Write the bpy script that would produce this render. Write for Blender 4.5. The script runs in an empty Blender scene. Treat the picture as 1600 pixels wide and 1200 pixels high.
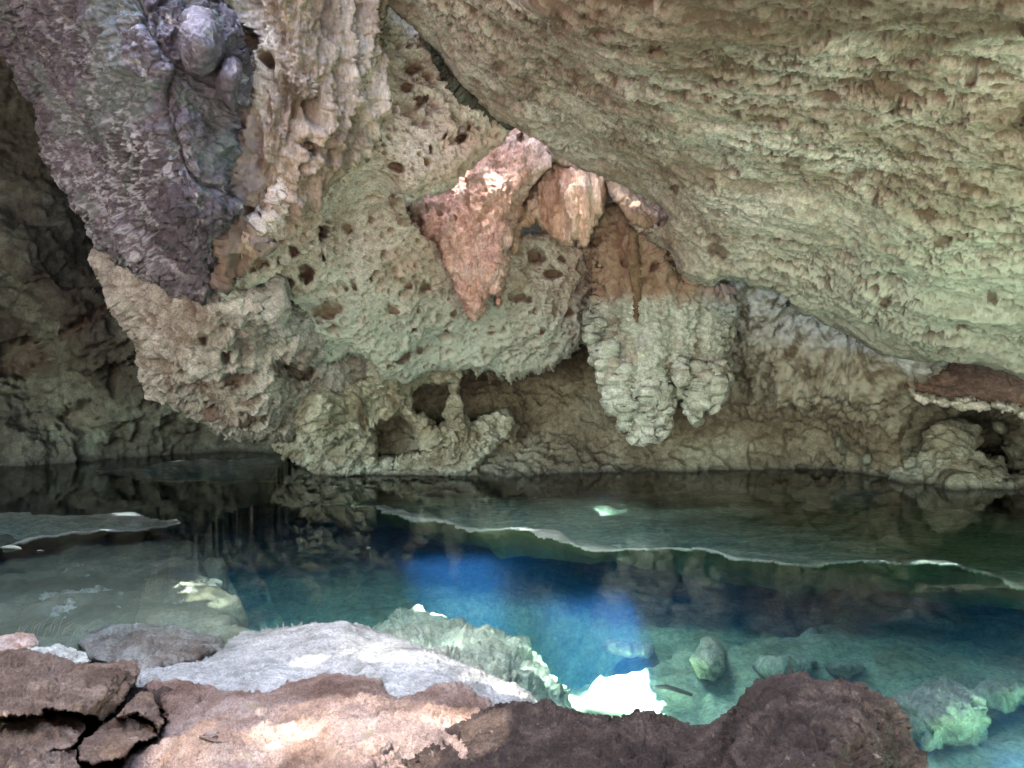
import bpy, math, random
import numpy as np

F32 = np.float32
C = bpy.context.scene.collection
H, FPX, HZ = 1.7, 1200.0, 560.0          # eye height above the water, focal length, horizon row


# ------------------------------------------------------------------ noise
def _hash(ix, iy, iz, seed):
    h = (ix.astype(np.uint32) * np.uint32(374761393) + iy.astype(np.uint32) * np.uint32(668265263)
         + iz.astype(np.uint32) * np.uint32(2147483647) + np.uint32((seed * 974711 + 12345) & 0xffffffff))
    h ^= h >> np.uint32(13)
    h *= np.uint32(1274126177)
    h ^= h >> np.uint32(16)
    h *= np.uint32(2246822519)
    h ^= h >> np.uint32(13)
    return h


_G = np.array([[1, 1, 0], [-1, 1, 0], [1, -1, 0], [-1, -1, 0], [1, 0, 1], [-1, 0, 1], [1, 0, -1], [-1, 0, -1],
               [0, 1, 1], [0, -1, 1], [0, 1, -1], [0, -1, -1], [1, 1, 0], [-1, 1, 0], [0, -1, 1], [0, -1, -1]], F32)


def perlin(P, seed=0):
    P = P.astype(F32) + F32(1000.0)
    i = np.floor(P).astype(np.int32)
    f = P - i
    u = f * f * f * (f * (f * 6 - 15) + 10)
    out = 0
    for c in range(8):
        dx, dy, dz = c & 1, (c >> 1) & 1, (c >> 2) & 1
        g = _G[_hash(i[:, 0] + dx, i[:, 1] + dy, i[:, 2] + dz, seed) & np.uint32(15)]
        w = (u[:, 0] if dx else 1 - u[:, 0]) * (u[:, 1] if dy else 1 - u[:, 1]) * (u[:, 2] if dz else 1 - u[:, 2])
        out = out + w * (g[:, 0] * (f[:, 0] - dx) + g[:, 1] * (f[:, 1] - dy) + g[:, 2] * (f[:, 2] - dz))
    return out


def fbm(P, scale, octaves=4, seed=0, gain=0.5, ridged=False):
    out, a, s = np.zeros(len(P), F32), 1.0, scale
    for o in range(octaves):
        n = perlin(P * s, seed + o * 17)
        if ridged:
            n = 0.5 - np.abs(n) * 1.6
        out += F32(a) * n
        a *= gain
        s *= 2.03
    return out


def worley(P, scale, seed=0):
    """distance to the nearest and second nearest cell point, and a random 0..1 of the nearest cell"""
    P = (P * scale).astype(F32) + F32(1000.0)
    i = np.floor(P).astype(np.int32)
    f = P - i
    n = len(P)
    f1, f2, cid = np.full(n, 9, F32), np.full(n, 9, F32), np.zeros(n, F32)
    k = F32(1 / 1023.0)
    for dx in (-1, 0, 1):
        for dy in (-1, 0, 1):
            for dz in (-1, 0, 1):
                h = _hash(i[:, 0] + dx, i[:, 1] + dy, i[:, 2] + dz, seed)
                x = (h & np.uint32(1023)).astype(F32) * k + dx - f[:, 0]
                y = ((h >> np.uint32(10)) & np.uint32(1023)).astype(F32) * k + dy - f[:, 1]
                z = ((h >> np.uint32(20)) & np.uint32(1023)).astype(F32) * k + dz - f[:, 2]
                d = x * x + y * y + z * z
                near = d < f1
                f2 = np.where(near, f1, np.minimum(f2, d))
                f1 = np.where(near, d, f1)
                cid = np.where(near, ((h >> np.uint32(5)) & np.uint32(4095)).astype(F32) / F32(4095), cid)
    return np.sqrt(f1), np.sqrt(f2), cid


def smooth(x, a=0.0, b=1.0):
    t = np.clip((x - a) / (b - a), 0, 1)
    return t * t * (3 - 2 * t)


def pits(P, scale, depth, density=0.6, rad=0.5, seed=0, edge=0.38):
    """rounded solution hollows, some deep and some shallow; returns (depth, how far inside one)"""
    Q = P + 0.15 / scale * np.stack([perlin(P * scale * 1.7, seed + k) for k in range(3)], 1)
    f1, f2, c = worley(Q, scale, seed)
    on = (c < density) * (0.35 + 0.65 * (c * 7.13 % 1.0))
    inside = smooth(1 - f1 / rad, 0, edge) * on
    return -depth * inside, inside


def knobs(P, scale, height, seed=0):
    f1, f2, c = worley(P, scale, seed)
    return height * (0.4 + 0.6 * c) * np.sqrt(np.clip(1 - (f1 / 0.75) ** 2, 0, 1))


def plates(P, scale, height, crack, seed=0):
    """broken blocky faces parted by cracks"""
    f1, f2, c = worley(P + 0.12 / scale * np.stack([perlin(P * scale * 2.2, seed + 5 + k) for k in range(3)], 1), scale, seed)
    return height * (c - 0.5) - crack * (1 - smooth(f2 - f1, 0.0, 0.10))


# ------------------------------------------------------------------ geometry helpers
def Z(py, z):
    return (H - z) * FPX / (py - HZ)        # how far off a point of height z stands on that line of sight


def W(px, py, D):
    return np.stack([(px - 800) / FPX * D, D, H - (py - HZ) / FPX * D], -1)


def sdf_poly(X, Y, poly):
    """signed distance to a closed polygon, positive inside"""
    poly = np.asarray(poly, float)
    best = np.full(X.shape, 1e9)
    inside = np.zeros(X.shape, bool)
    for a, b in zip(poly, np.roll(poly, -1, 0)):
        e = b - a
        t = np.clip(((X - a[0]) * e[0] + (Y - a[1]) * e[1]) / max(e @ e, 1e-12), 0, 1)
        best = np.minimum(best, (X - a[0] - t * e[0]) ** 2 + (Y - a[1] - t * e[1]) ** 2)
        if a[1] != b[1]:
            inside ^= ((a[1] > Y) != (b[1] > Y)) & (X < e[0] * (Y - a[1]) / e[1] + a[0])
    return np.sqrt(best) * np.where(inside, 1, -1)


def interp(ctrl, c=70.0):
    A = np.array([[p[0], p[1]] for p in ctrl], float)
    v = np.array([p[2] for p in ctrl], float)
    n = len(A)
    K = np.sqrt(((A[:, None] - A[None]) ** 2).sum(-1) + c * c)
    T = np.c_[np.ones(n), A / 1000.0]
    M = np.block([[K, T], [T.T, np.zeros((3, 3))]])
    w = np.linalg.solve(M + 1e-9 * np.eye(n + 3), np.r_[v, 0, 0, 0])

    def f(X, Y):
        out = w[n] + w[n + 1] * X / 1000.0 + w[n + 2] * Y / 1000.0
        for k in range(n):
            out = out + w[k] * np.sqrt((X - A[k, 0]) ** 2 + (Y - A[k, 1]) ** 2 + c * c)
        return out
    return f


def mesh_obj(name, V, Fq, mat, stain_shading=None, parent=None, smooth_shade=True, tint=None):
    me = bpy.data.meshes.new(name)
    V = np.ascontiguousarray(V, F32)
    Fq = np.ascontiguousarray(Fq, np.int32)
    n, m = len(V), Fq.shape[1]
    me.vertices.add(n)
    me.vertices.foreach_set('co', V.ravel())
    me.loops.add(Fq.size)
    me.loops.foreach_set('vertex_index', Fq.ravel())
    me.polygons.add(len(Fq))
    me.polygons.foreach_set('loop_start', np.arange(0, Fq.size, m, dtype=np.int32))
    me.polygons.foreach_set('loop_total', np.full(len(Fq), m, np.int32))
    me.polygons.foreach_set('use_smooth', np.full(len(Fq), smooth_shade, bool))
    me.update(calc_edges=True)
    me.validate()
    a = me.attributes.new('stain_shading', 'FLOAT', 'POINT')
    a.data.foreach_set('value', np.ascontiguousarray(stain_shading if stain_shading is not None else np.zeros(n), F32))
    if tint is not None:
        a = me.attributes.new('tint', 'FLOAT', 'POINT')
        a.data.foreach_set('value', np.ascontiguousarray(tint, F32))
    me.materials.append(mat)
    o = bpy.data.objects.new(name, me)
    C.objects.link(o)
    if parent:
        o.parent = parent
    return o


def tag(o, label=None, cat=None, group=None, kind=None):
    for k, v in (('label', label), ('category', cat), ('group', group), ('kind', kind)):
        if v:
            o[k] = v
    return o


def rock(name, outline, ctrl, mat, step=2.5, w=40, R=0.4, thick=0.8, disp=None, holes=(), dents=(), jag=5, jag_scale=30,
         seed=1, parent=None, c=70.0):
    """a mass of rock: a front that follows real distances, curves away at its rim, is carved by disp and has sides going back"""
    out = np.array(outline, float)
    x0, y0 = out.min(0) - 12
    x1, y1 = out.max(0) + 12
    X, Y = np.meshgrid(np.arange(x0, x1, step), np.arange(y0, y1, step))
    sh = X.shape
    S = sdf_poly(X, Y, out)
    for h in holes:
        S = np.minimum(S, -sdf_poly(X, Y, h))
    Pn = np.stack([X.ravel() / jag_scale, Y.ravel() / jag_scale, np.full(X.size, seed * 3.7)], 1)
    S = S + (jag * fbm(Pn, 1.0, 4, seed + 90, 0.6)).reshape(sh)
    gy, gx = np.gradient(S, step)
    ins = S > 0
    cell = ins[:-1, :-1] | ins[1:, :-1] | ins[:-1, 1:] | ins[1:, 1:]
    used = np.zeros(sh, bool)
    used[:-1, :-1] |= cell; used[1:, :-1] |= cell; used[:-1, 1:] |= cell; used[1:, 1:] |= cell
    g2 = np.maximum(gx * gx + gy * gy, 0.25)
    k = np.where(ins, 0, -S)
    X2, Y2 = X + k * gx / g2, Y + k * gy / g2
    D = interp(ctrl, c)(X2, Y2)
    t = np.clip(1 - np.maximum(S, 0) / w, 0, 1)
    D = D + R * (1 - np.sqrt(np.maximum(1 - t * t, 0)))
    P0 = W(X2, Y2, np.maximum(D, 1.2))
    stain_shading = np.zeros(sh)
    if len(dents):
        wx = X2 + 5 * perlin(np.stack([X2.ravel() / 17, Y2.ravel() / 17, 0 * X2.ravel() + 3], 1), 7).reshape(sh)
        wy = Y2 + 5 * perlin(np.stack([X2.ravel() / 17, Y2.ravel() / 17, 0 * X2.ravel() + 8], 1), 8).reshape(sh)
        wn = fbm(np.stack([X2.ravel() / 11, Y2.ravel() / 11, 0 * X2.ravel() + 5], 1), 1.0, 3, 9).reshape(sh)
        for dn in dents:
            px, py, r, dep = dn[:4]
            asp = dn[4] if len(dn) > 4 else 1.0
            th = 0.6 * math.sin(px * 7.7 + py)
            ux, uy = (wx - px) * math.cos(th) + (wy - py) * math.sin(th), (wy - py) * math.cos(th) - (wx - px) * math.sin(th)
            q = np.sqrt((ux / asp) ** 2 + uy ** 2) / r + 0.35 * wn
            s = smooth(1.12 - q, 0, 0.55)
            D = D + 0.6 * dep * s
            stain_shading = np.maximum(stain_shading, s * (0.45 if r > 19 else 0.9))  # hollows browned: clay, plus their shade put into the colour
    D = np.maximum(D, 1.2)
    P = W(X2, Y2, D)
    Pu, Pv = np.gradient(P0, axis=1), np.gradient(P0, axis=0)
    N = np.cross(Pu, Pv)
    N /= np.maximum(np.linalg.norm(N, axis=-1, keepdims=True), 1e-9)
    cam = np.array([0, 0, H])
    flip = ((P - cam) * N).sum(-1) > 0
    N[flip] *= -1
    idx = -np.ones(sh, int)
    idx[used] = np.arange(used.sum())
    V, N, st = P[used], N[used], stain_shading[used]
    ti = None
    if disp:
        r = disp(V.astype(F32), X2[used], Y2[used], np.maximum(S[used], 0))
        d, s2 = r[:2]
        if len(r) > 2:
            ti = np.clip(r[2], 0, 1)
        fade = 0.25 + 0.75 * smooth(S[used], 0, 12)
        V = V + N * (d * fade)[:, None]
        st = np.maximum(st, s2)
    Fq = np.stack([idx[:-1, :-1], idx[1:, :-1], idx[1:, 1:], idx[:-1, 1:]], -1)[cell]
    # the sides
    E = np.concatenate([Fq[:, [k, (k + 1) % 4]] for k in range(4)])
    key = np.sort(E, 1)
    _, first, cnt = np.unique(key[:, 0] * len(V) + key[:, 1], return_index=True, return_counts=True)
    B = E[first[cnt == 1]]
    bv = np.unique(B)
    Dv = V[bv, 1:2]
    back = cam + (V[bv] - cam) * (1 + thick / Dv)
    m = -np.ones(len(V), int)
    m[bv] = len(V) + np.arange(len(bv))
    side = np.stack([B[:, 1], B[:, 0], m[B[:, 0]], m[B[:, 1]]], 1)
    V = np.concatenate([V, back])
    st = np.concatenate([st, st[bv]])
    if ti is not None:
        ti = np.concatenate([ti, ti[bv]])
    return mesh_obj(name, V, np.concatenate([Fq, side]), mat, st, parent, tint=ti)


# ------------------------------------------------------------------ materials
def ramp(nt, fac, stops):
    r = nt.nodes.new('ShaderNodeValToRGB')
    els = r.color_ramp.elements
    els[0].position, els[0].color = stops[0][0], (*stops[0][1], 1)
    els[1].position, els[1].color = stops[-1][0], (*stops[-1][1], 1)
    for p, col in stops[1:-1]:
        e = els.new(p)
        e.color = (*col, 1)
    nt.links.new(fac, r.inputs[0])
    return r.outputs[0]


def rock_mat(name, a, b, c, stain_shading=(0.2, 0.12, 0.06), scale=1.2, stretch=(1, 1, 1), rough=0.85, bump=0.8, grain=45, speck=None,
             band=None, coat=0.0, fleck=0.6, stain_shading_k=0.75, tint=None):
    m = bpy.data.materials.new(name)
    m.use_nodes = True
    nt = m.node_tree
    L = nt.links.new
    bs = nt.nodes['Principled BSDF']
    geo = nt.nodes.new('ShaderNodeNewGeometry')
    mp = nt.nodes.new('ShaderNodeMapping')
    mp.inputs['Scale'].default_value = stretch
    L(geo.outputs['Position'], mp.inputs[0])

    def noise(s, det=6, ro=0.6, dist=0.0):
        n = nt.nodes.new('ShaderNodeTexNoise')
        n.inputs['Scale'].default_value = s
        n.inputs['Detail'].default_value = det
        n.inputs['Roughness'].default_value = ro
        n.inputs['Distortion'].default_value = dist
        L(mp.outputs[0], n.inputs['Vector'])
        return n.outputs['Fac']

    def mix(f, x, y, mode='MIX'):
        n = nt.nodes.new('ShaderNodeMix')
        n.data_type = 'RGBA'
        n.blend_type = mode
        for s, v in ((n.inputs[0], f), (n.inputs[6], x), (n.inputs[7], y)):
            if isinstance(v, (int, float)):
                s.default_value = v
            elif isinstance(v, tuple):
                s.default_value = (*v, 1)
            else:
                L(v, s)
        return n.outputs[2]

    def math_(op, x, y=None, clamp=False):
        n = nt.nodes.new('ShaderNodeMath')
        n.operation = op
        n.use_clamp = clamp
        for s, v in ((n.inputs[0], x), (n.inputs[1], y)):
            if v is None:
                continue
            if isinstance(v, (int, float)):
                s.default_value = v
            else:
                L(v, s)
        return n.outputs[0]

    def srange(v, lo, hi):
        n = nt.nodes.new('ShaderNodeMapRange')
        n.interpolation_type = 'SMOOTHSTEP'
        n.inputs[1].default_value, n.inputs[2].default_value = lo, hi
        L(v, n.inputs[0])
        return n.outputs[0]

    col = ramp(nt, noise(scale, 8, 0.65, 0.6), [(0.34, a), (0.5, b), (0.66, c)])
    # fine grain and mottling of the stone itself
    col = mix(fleck, col, ramp(nt, noise(grain * 1.6, 4, 0.7), [(0.32, (0.35, 0.33, 0.32)), (0.5, (0.9, 0.9, 0.9)), (0.68, (1.3, 1.28, 1.25))]), 'MULTIPLY')
    col = mix(fleck, col, ramp(nt, noise(grain * 0.5, 5, 0.7), [(0.3, (0.25, 0.25, 0.25)), (0.5, (0.8, 0.8, 0.8)), (0.7, (1.35, 1.3, 1.25))]), 'MULTIPLY')
    if speck:
        scol, sscale, lo, hi = speck
        col = mix(srange(noise(sscale, 6, 0.7, 0.4), lo, hi), col, scol)
    if band:                                  # a stain of old levels and damp; green pool light painted on slab and pitted: (colour, height, softness, upward?)
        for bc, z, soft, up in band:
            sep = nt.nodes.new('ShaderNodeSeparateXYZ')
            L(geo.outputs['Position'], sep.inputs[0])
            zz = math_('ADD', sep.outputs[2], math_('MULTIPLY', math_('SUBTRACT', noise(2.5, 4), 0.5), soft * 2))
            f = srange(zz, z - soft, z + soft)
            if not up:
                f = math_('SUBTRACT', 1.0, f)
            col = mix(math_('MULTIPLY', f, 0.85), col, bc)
    if tint:                                  # second colour: neighbouring mineral, painted pink light on the pitted ceiling, darker shelf underside
        at2 = nt.nodes.new('ShaderNodeAttribute')
        at2.attribute_name = 'tint'
        col = mix(at2.outputs['Fac'], col, tint)
    at = nt.nodes.new('ShaderNodeAttribute')
    at.attribute_name = 'stain_shading'
    col = mix(math_('MULTIPLY', at.outputs['Fac'], stain_shading_k, True), col, stain_shading)
    L(col, bs.inputs['Base Color'])
    bs.inputs['Roughness'].default_value = rough
    bs.inputs['Specular IOR Level'].default_value = 0.25
    if coat:
        bs.inputs['Specular IOR Level'].default_value = 0.5
        L(ramp(nt, noise(5, 5, 0.7), [(0.35, (rough - coat,) * 3), (0.65, (rough,) * 3)]), bs.inputs['Roughness'])
    h = math_('ADD', noise(grain, 8, 0.75), math_('MULTIPLY', noise(grain * 0.3, 4, 0.6), 1.6))
    bp = nt.nodes.new('ShaderNodeBump')
    bp.inputs['Strength'].default_value = bump
    bp.inputs['Distance'].default_value = 0.04
    L(h, bp.inputs['Height'])
    L(bp.outputs[0], bs.inputs['Normal'])
    return m


M = dict(
    slab=rock_mat('pale_limestone', (0.34, 0.26, 0.20), (0.51, 0.45, 0.385), (0.61, 0.57, 0.52), stain_shading_k=0.97, stain_shading=(0.12, 0.075, 0.05), scale=1.3, grain=40,
                  band=[((0.50, 0.51, 0.43), 2.7, 0.5, False)]),  # low band: green light off the pool put into the colour
    pitted=rock_mat('pitted_limestone', (0.42, 0.32, 0.245), (0.56, 0.475, 0.40), (0.65, 0.60, 0.54), stain_shading_k=0.97, stain_shading=(0.16, 0.088, 0.05), scale=1.6, grain=45,
                    speck=((0.44, 0.29, 0.2), 2.2, 0.6, 0.72), tint=(0.56, 0.40, 0.34), band=[((0.46, 0.53, 0.46), 2.3, 0.6, False)]),  # band paints in green pool light, tint a pink glow
    grey=rock_mat('grey_limestone', (0.20, 0.16, 0.125), (0.35, 0.34, 0.30), (0.52, 0.51, 0.47), stain_shading_k=0.95, stain_shading=(0.10, 0.062, 0.046), scale=2.0, grain=40),
    foot=rock_mat('bounce_green_limestone', (0.16, 0.13, 0.085), (0.32, 0.32, 0.24), (0.46, 0.49, 0.40), stain_shading=(0.16, 0.11, 0.06), scale=1.8, grain=40, band=[((0.075, 0.07, 0.055), 0.04, 0.04, False)]),  # green of the water's bounce put into the base colour
    dark=rock_mat('dark_wet_rock', tint=(0.08, 0.105, 0.09), a=(0.034, 0.026, 0.029), b=(0.075, 0.060, 0.076), c=(0.15, 0.128, 0.152), stain_shading=(0.36, 0.37, 0.40), stain_shading_k=0.75, scale=1.6, rough=0.62, coat=0.16,
                  grain=38, bump=0.7, speck=((0.36, 0.35, 0.33), 7, 0.56, 0.72), fleck=0.8),  # pale specks and second colour: sky sheen painted on the rock
    flow=rock_mat('flowstone', (0.15, 0.105, 0.072), (0.28, 0.22, 0.16), (0.42, 0.36, 0.28), tint=(0.13, 0.10, 0.095), stain_shading=(0.12, 0.085, 0.07), scale=1.8, stretch=(1, 1, 0.4), grain=30, rough=0.7),
    wall=rock_mat('back_wall_stone', (0.10, 0.08, 0.054), (0.185, 0.165, 0.115), (0.29, 0.285, 0.215), stain_shading=(0.38, 0.39, 0.31), stain_shading_k=0.8, scale=1.1, grain=25, band=[((0.075, 0.07, 0.055), 0.04, 0.04, False)]),
    recess=rock_mat('recess_stone', (0.042, 0.036, 0.027), (0.078, 0.080, 0.062), (0.165, 0.195, 0.15), stain_shading=(0.1, 0.07, 0.05), scale=0.7, grain=20, band=[((0.04, 0.038, 0.03), 0.06, 0.05, False)]),
    pink=rock_mat('pink_flowstone', tint=(0.20, 0.135, 0.10), a=(0.46, 0.26, 0.20), b=(0.57, 0.37, 0.31), c=(0.66, 0.50, 0.44), stain_shading=(0.25, 0.11, 0.06), scale=2.2, stretch=(1, 1, 0.6), grain=30),
    orange=rock_mat('orange_curtain', (0.46, 0.25, 0.16), (0.58, 0.39, 0.29), (0.68, 0.54, 0.45), stain_shading=(0.3, 0.13, 0.05), scale=2.6, stretch=(1.6, 1, 0.4), grain=25, rough=0.6),
    coral=rock_mat('coral_stone', (0.34, 0.37, 0.30), (0.49, 0.54, 0.46), (0.62, 0.66, 0.59), stain_shading=(0.22, 0.13, 0.08), scale=2.5, grain=35,
                   band=[((0.25, 0.15, 0.095), 2.45, 0.16, True)]),
    brown=rock_mat('brown_clay_rock', (0.10, 0.06, 0.035), (0.17, 0.11, 0.065), (0.24, 0.16, 0.10), scale=2.0, grain=30),
    fore=rock_mat('foreground_brown_rock', (0.10, 0.06, 0.038), (0.23, 0.15, 0.10), (0.40, 0.29, 0.215), stain_shading=(0.07, 0.045, 0.035), scale=4, grain=95, bump=0.8, fleck=0.65,
                  speck=((0.36, 0.28, 0.23), 22, 0.62, 0.74), rough=0.75),
    forepink=rock_mat('pink_foreground_rock', (0.19, 0.115, 0.08), (0.36, 0.245, 0.19), (0.54, 0.41, 0.345), stain_shading=(0.12, 0.08, 0.06), scale=3, grain=100, bump=0.8, fleck=0.65,
                      speck=((0.33, 0.27, 0.13), 3, 0.6, 0.75)),
    foredark=rock_mat('dark_foreground_rock', (0.036, 0.022, 0.015), (0.08, 0.052, 0.038), (0.17, 0.118, 0.088), stain_shading=(0.04, 0.025, 0.02), scale=4.5, grain=90, bump=0.9, fleck=0.75,
                      speck=((0.24, 0.18, 0.14), 26, 0.58, 0.72)),
    white=rock_mat('white_water_worn_rock', (0.20, 0.20, 0.18), (0.34, 0.345, 0.325), (0.46, 0.465, 0.445), stain_shading=(0.2, 0.19, 0.15), scale=3, stretch=(1, 2.4, 2), grain=50, bump=0.4),
    bed=rock_mat('pool_bed_stone', (0.28, 0.27, 0.18), (0.44, 0.44, 0.33), (0.56, 0.56, 0.45), stain_shading=(0.12, 0.115, 0.075), stain_shading_k=0.95, scale=1.6, grain=22, bump=0.5),
    under=rock_mat('submerged_limestone', (0.36, 0.35, 0.28), (0.50, 0.50, 0.42), (0.62, 0.62, 0.53), stain_shading=(0.2, 0.17, 0.1), scale=2.4, grain=25),
    crust=rock_mat('calcite_crust', (0.5, 0.5, 0.42), (0.64, 0.65, 0.56), (0.74, 0.75, 0.68), scale=4, grain=40),
    shelf=rock_mat('shelf_stone', tint=(0.11, 0.115, 0.08), a=(0.34, 0.44, 0.36), b=(0.48, 0.60, 0.50), c=(0.62, 0.72, 0.62), stain_shading=(0.80, 0.83, 0.74), stain_shading_k=1.0, scale=1.1, stretch=(0.6, 2.0, 1), grain=20),
    soil=rock_mat('dry_ground', (0.21, 0.165, 0.13), (0.31, 0.255, 0.215), (0.39, 0.335, 0.29), scale=0.8, grain=12),
)


def simple_mat(name, col, rough=0.6):
    m = bpy.data.materials.new(name)
    m.use_nodes = True
    nt = m.node_tree
    bs = nt.nodes['Principled BSDF']
    n = nt.nodes.new('ShaderNodeTexNoise')
    n.inputs['Scale'].default_value = 60
    nt.links.new(ramp(nt, n.outputs['Fac'], [(0.3, tuple(v * 0.6 for v in col)), (0.7, col)]), bs.inputs['Base Color'])
    bs.inputs['Roughness'].default_value = rough
    return m


# ------------------------------------------------------------------ how each kind of rock is carved
def stack(P, *layers):
    """several sizes of pits at once: (scale, depth, density, radius, seed, how brown inside)"""
    d, ins = 0, 0
    for sc, dep, den, rad, sd, br in layers:
        a, i = pits(P, sc, dep, den, rad, sd)
        d = d + a
        ins = np.maximum(ins, i * br)
    return d, ins


def warp(P, scale, amp, seed):
    return P + F32(amp) * np.stack([fbm(P, scale, 2, seed + k * 31) for k in range(3)], 1)


def scallops(P, *layers):
    """bowl after bowl with thin sharp crests between: (scale, depth, seed, how brown the bowls are)"""
    d, ins = 0, 0
    for sc, dep, sd, br in layers:
        f1, f2, c = worley(warp(P, sc * 0.8, 0.35 / sc, sd), sc, sd)
        amp = 0.25 + 0.75 * c
        bowl = 1 - np.clip(f1 / 0.62, 0, 1) ** 1.6
        d = d - dep * amp * bowl
        ins = np.maximum(ins, br * smooth(bowl * amp, 0.12, 0.42))
    return d, ins


def crests(P, scale, seed, octaves=6, gain=0.66):
    """thin sharp crests over hollow ground, about -1 (hollow) .. 0.6 (crest)"""
    return fbm(warp(P, scale * 0.6, 0.25 / scale, seed + 3), scale, octaves, seed, gain, True)


def d_slab(P, px, py, s):
    Q = P * np.array([0.55, 0.9, 1.3], F32)
    near = smooth(-P[:, 1], -7.5, -3.5)  # nearer stone browned: the dimmer light there put into the colour
    patch = np.clip(smooth(fbm(P, 0.8, 3, 9), -0.3, 0.35) * 0.6 + 0.75 * near, 0, 1)
    r = crests(Q, 4.6, 1)
    a, ia = stack(P * np.array([0.8, 1.0, 1.3], F32), (4.0, 0.12, 0.20, 0.45, 8, .95), (8.0, 0.09, 0.5, 0.48, 10, .95), (15.0, 0.06, 0.65, 0.52, 3, .95), (27.0, 0.03, 0.6, 0.52, 41, .85))  # pit colour: brown clay, darkened further in place of pit shade
    sw = smooth(fbm(P * np.array([0.6, 1, 1], F32), 1.5, 4, 42), -0.22, 0.25)
    a, ia = a * (0.4 + 0.6 * sw), ia * (0.55 + 0.45 * sw)
    f = 0.24 * fbm(Q, 0.5, 3, 4) + 0.06 * fbm(P * np.array([0.35, 1.2, 1], F32), 1.5, 3, 46, 0.5, True)
    brown = smooth(-r, -0.14, 0.20) * (0.35 + 0.6 * patch)
    return 0.034 * r * (0.6 + 0.4 * patch) + 0.85 * a + f, np.clip(np.maximum(brown, ia) + near * (0.25 + 0.5 * smooth(fbm(P, 1.1, 5, 43, 0.6), -0.4, 0.3)), 0, 1)


def d_pitted(P, px, py, s):
    Q = P * np.array([0.8, 1.0, 1.3], F32)
    patch = smooth(fbm(P, 0.9, 3, 19), -0.25, 0.3)
    r = crests(Q, 3.2, 11)
    a, ia = stack(P, (3.2, 0.14, 0.12, 0.34, 17, .9), (6.5, 0.10, 0.34, 0.40, 18, .95), (13.0, 0.055, 0.42, 0.45, 16, .95), (26.0, 0.03, 0.4, 0.46, 15, .7))  # clay-brown pits, with some of their shade painted in
    f = 0.22 * fbm(P, 0.6, 3, 14)
    return 0.070 * r * (0.4 + 0.6 * patch) + 0.8 * a + f, np.maximum(smooth(-r, -0.05, 0.35) * (0.2 + 0.45 * patch), ia), 0.95 * smooth(np.exp(-(((px - 752) / 75) ** 2 + ((py - 262) / 60) ** 2)) + 0.5 * np.exp(-(((px - 660) / 60) ** 2 + ((py - 385) / 50) ** 2)) + 0.45 * fbm(P, 3.5, 5, 44, 0.65), 0.2, 0.9)  # last value masks the pink-lit patch painted beside the stalactite


def d_grey(P, px, py, s):
    r = crests(P, 3.4, 21)
    a, ia = stack(P, (4.0, 0.14, 0.2, 0.42, 20, .8), (10.0, 0.08, 0.34, 0.42, 22, .9), (20.0, 0.045, 0.4, 0.45, 18, .8))
    f = 0.28 * fbm(P, 0.8, 3, 23)
    return 0.085 * r + a + f, np.maximum(smooth(-r, -0.1, 0.35) * 0.75, ia)


def d_foot(P, px, py, s):
    r = crests(P * np.array([0.8, 1, 1.6], F32), 3.0, 25)
    a, ins = stack(P, (6.0, 0.10, 0.2, 0.42, 26, .8), (14.0, 0.05, 0.3, 0.45, 30, .7))
    d, ins = a + 0.10 * r, np.maximum(ins, smooth(-r, 0.0, 0.4) * 0.5)
    f = 0.18 * fbm(P, 1.3, 3, 28) + 0.05 * fbm(P * np.array([1, 1, 1.8], F32), 5, 6, 29, 0.62, True)
    return d + f, ins


def d_dark(P, px, py, s):
    k = smooth(px, 150, 260)
    pl = plates(P, 1.7, 0.10, 0.06, 31) * (0.3 + 0.7 * k) + plates(P, 4.2, 0.04, 0.03, 32) * (.3 + .7 * k)
    f = 0.14 * fbm(P, 0.9, 3, 33) + 0.045 * fbm(P, 6, 6, 34, 0.68, True) + 0.02 * fbm(P, 30, 3, 35)
    m = np.exp(-(((px - 190) / 130) ** 2 + ((py - 290) / 170) ** 2)) + 0.25 * smooth(340 - px, 0, 120)
    sp = smooth(fbm(P, 15, 5, 38, 0.75), 0.05, 0.34) * np.clip(m * 1.3 * (0.6 + 1.2 * fbm(P, 2.0, 3, 39)), 0, 1)  # pale flecks: the outcrop's bluish sky sheen put into its colour
    return pl + f + 0.01 * sp, sp, 0.6 * smooth(fbm(P, 1.6, 5, 49, 0.6), 0.05, 0.3)


def d_flow(P, px, py, s):
    Q = P * np.array([1, 1, 0.2], F32)
    f = 0.20 * fbm(Q, 2.4, 3, 41, 0.5, True) + 0.085 * fbm(Q, 7, 3, 42, 0.55, True)
    d, ins = stack(P * np.array([1, 1, 0.4], F32), (4.5, 0.14, 0.28, 0.46, 43, .9), (11, 0.05, 0.3, 0.5, 47, .6))
    g = 0.035 * fbm(P, 9, 5, 45, 0.65) + 0.02 * fbm(P, 24, 3, 44, 0.6, True)
    cr = plates(P, 6.0, 0.0, 0.03, 46) * smooth(px, 490, 560)
    return f + d + g + cr, ins, 0.9 * smooth((430 - px) / 90 + 0.9 * fbm(P * np.array([1, 1, 0.35], F32), 3, 5, 48, 0.65), 0.1, 0.9)


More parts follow.
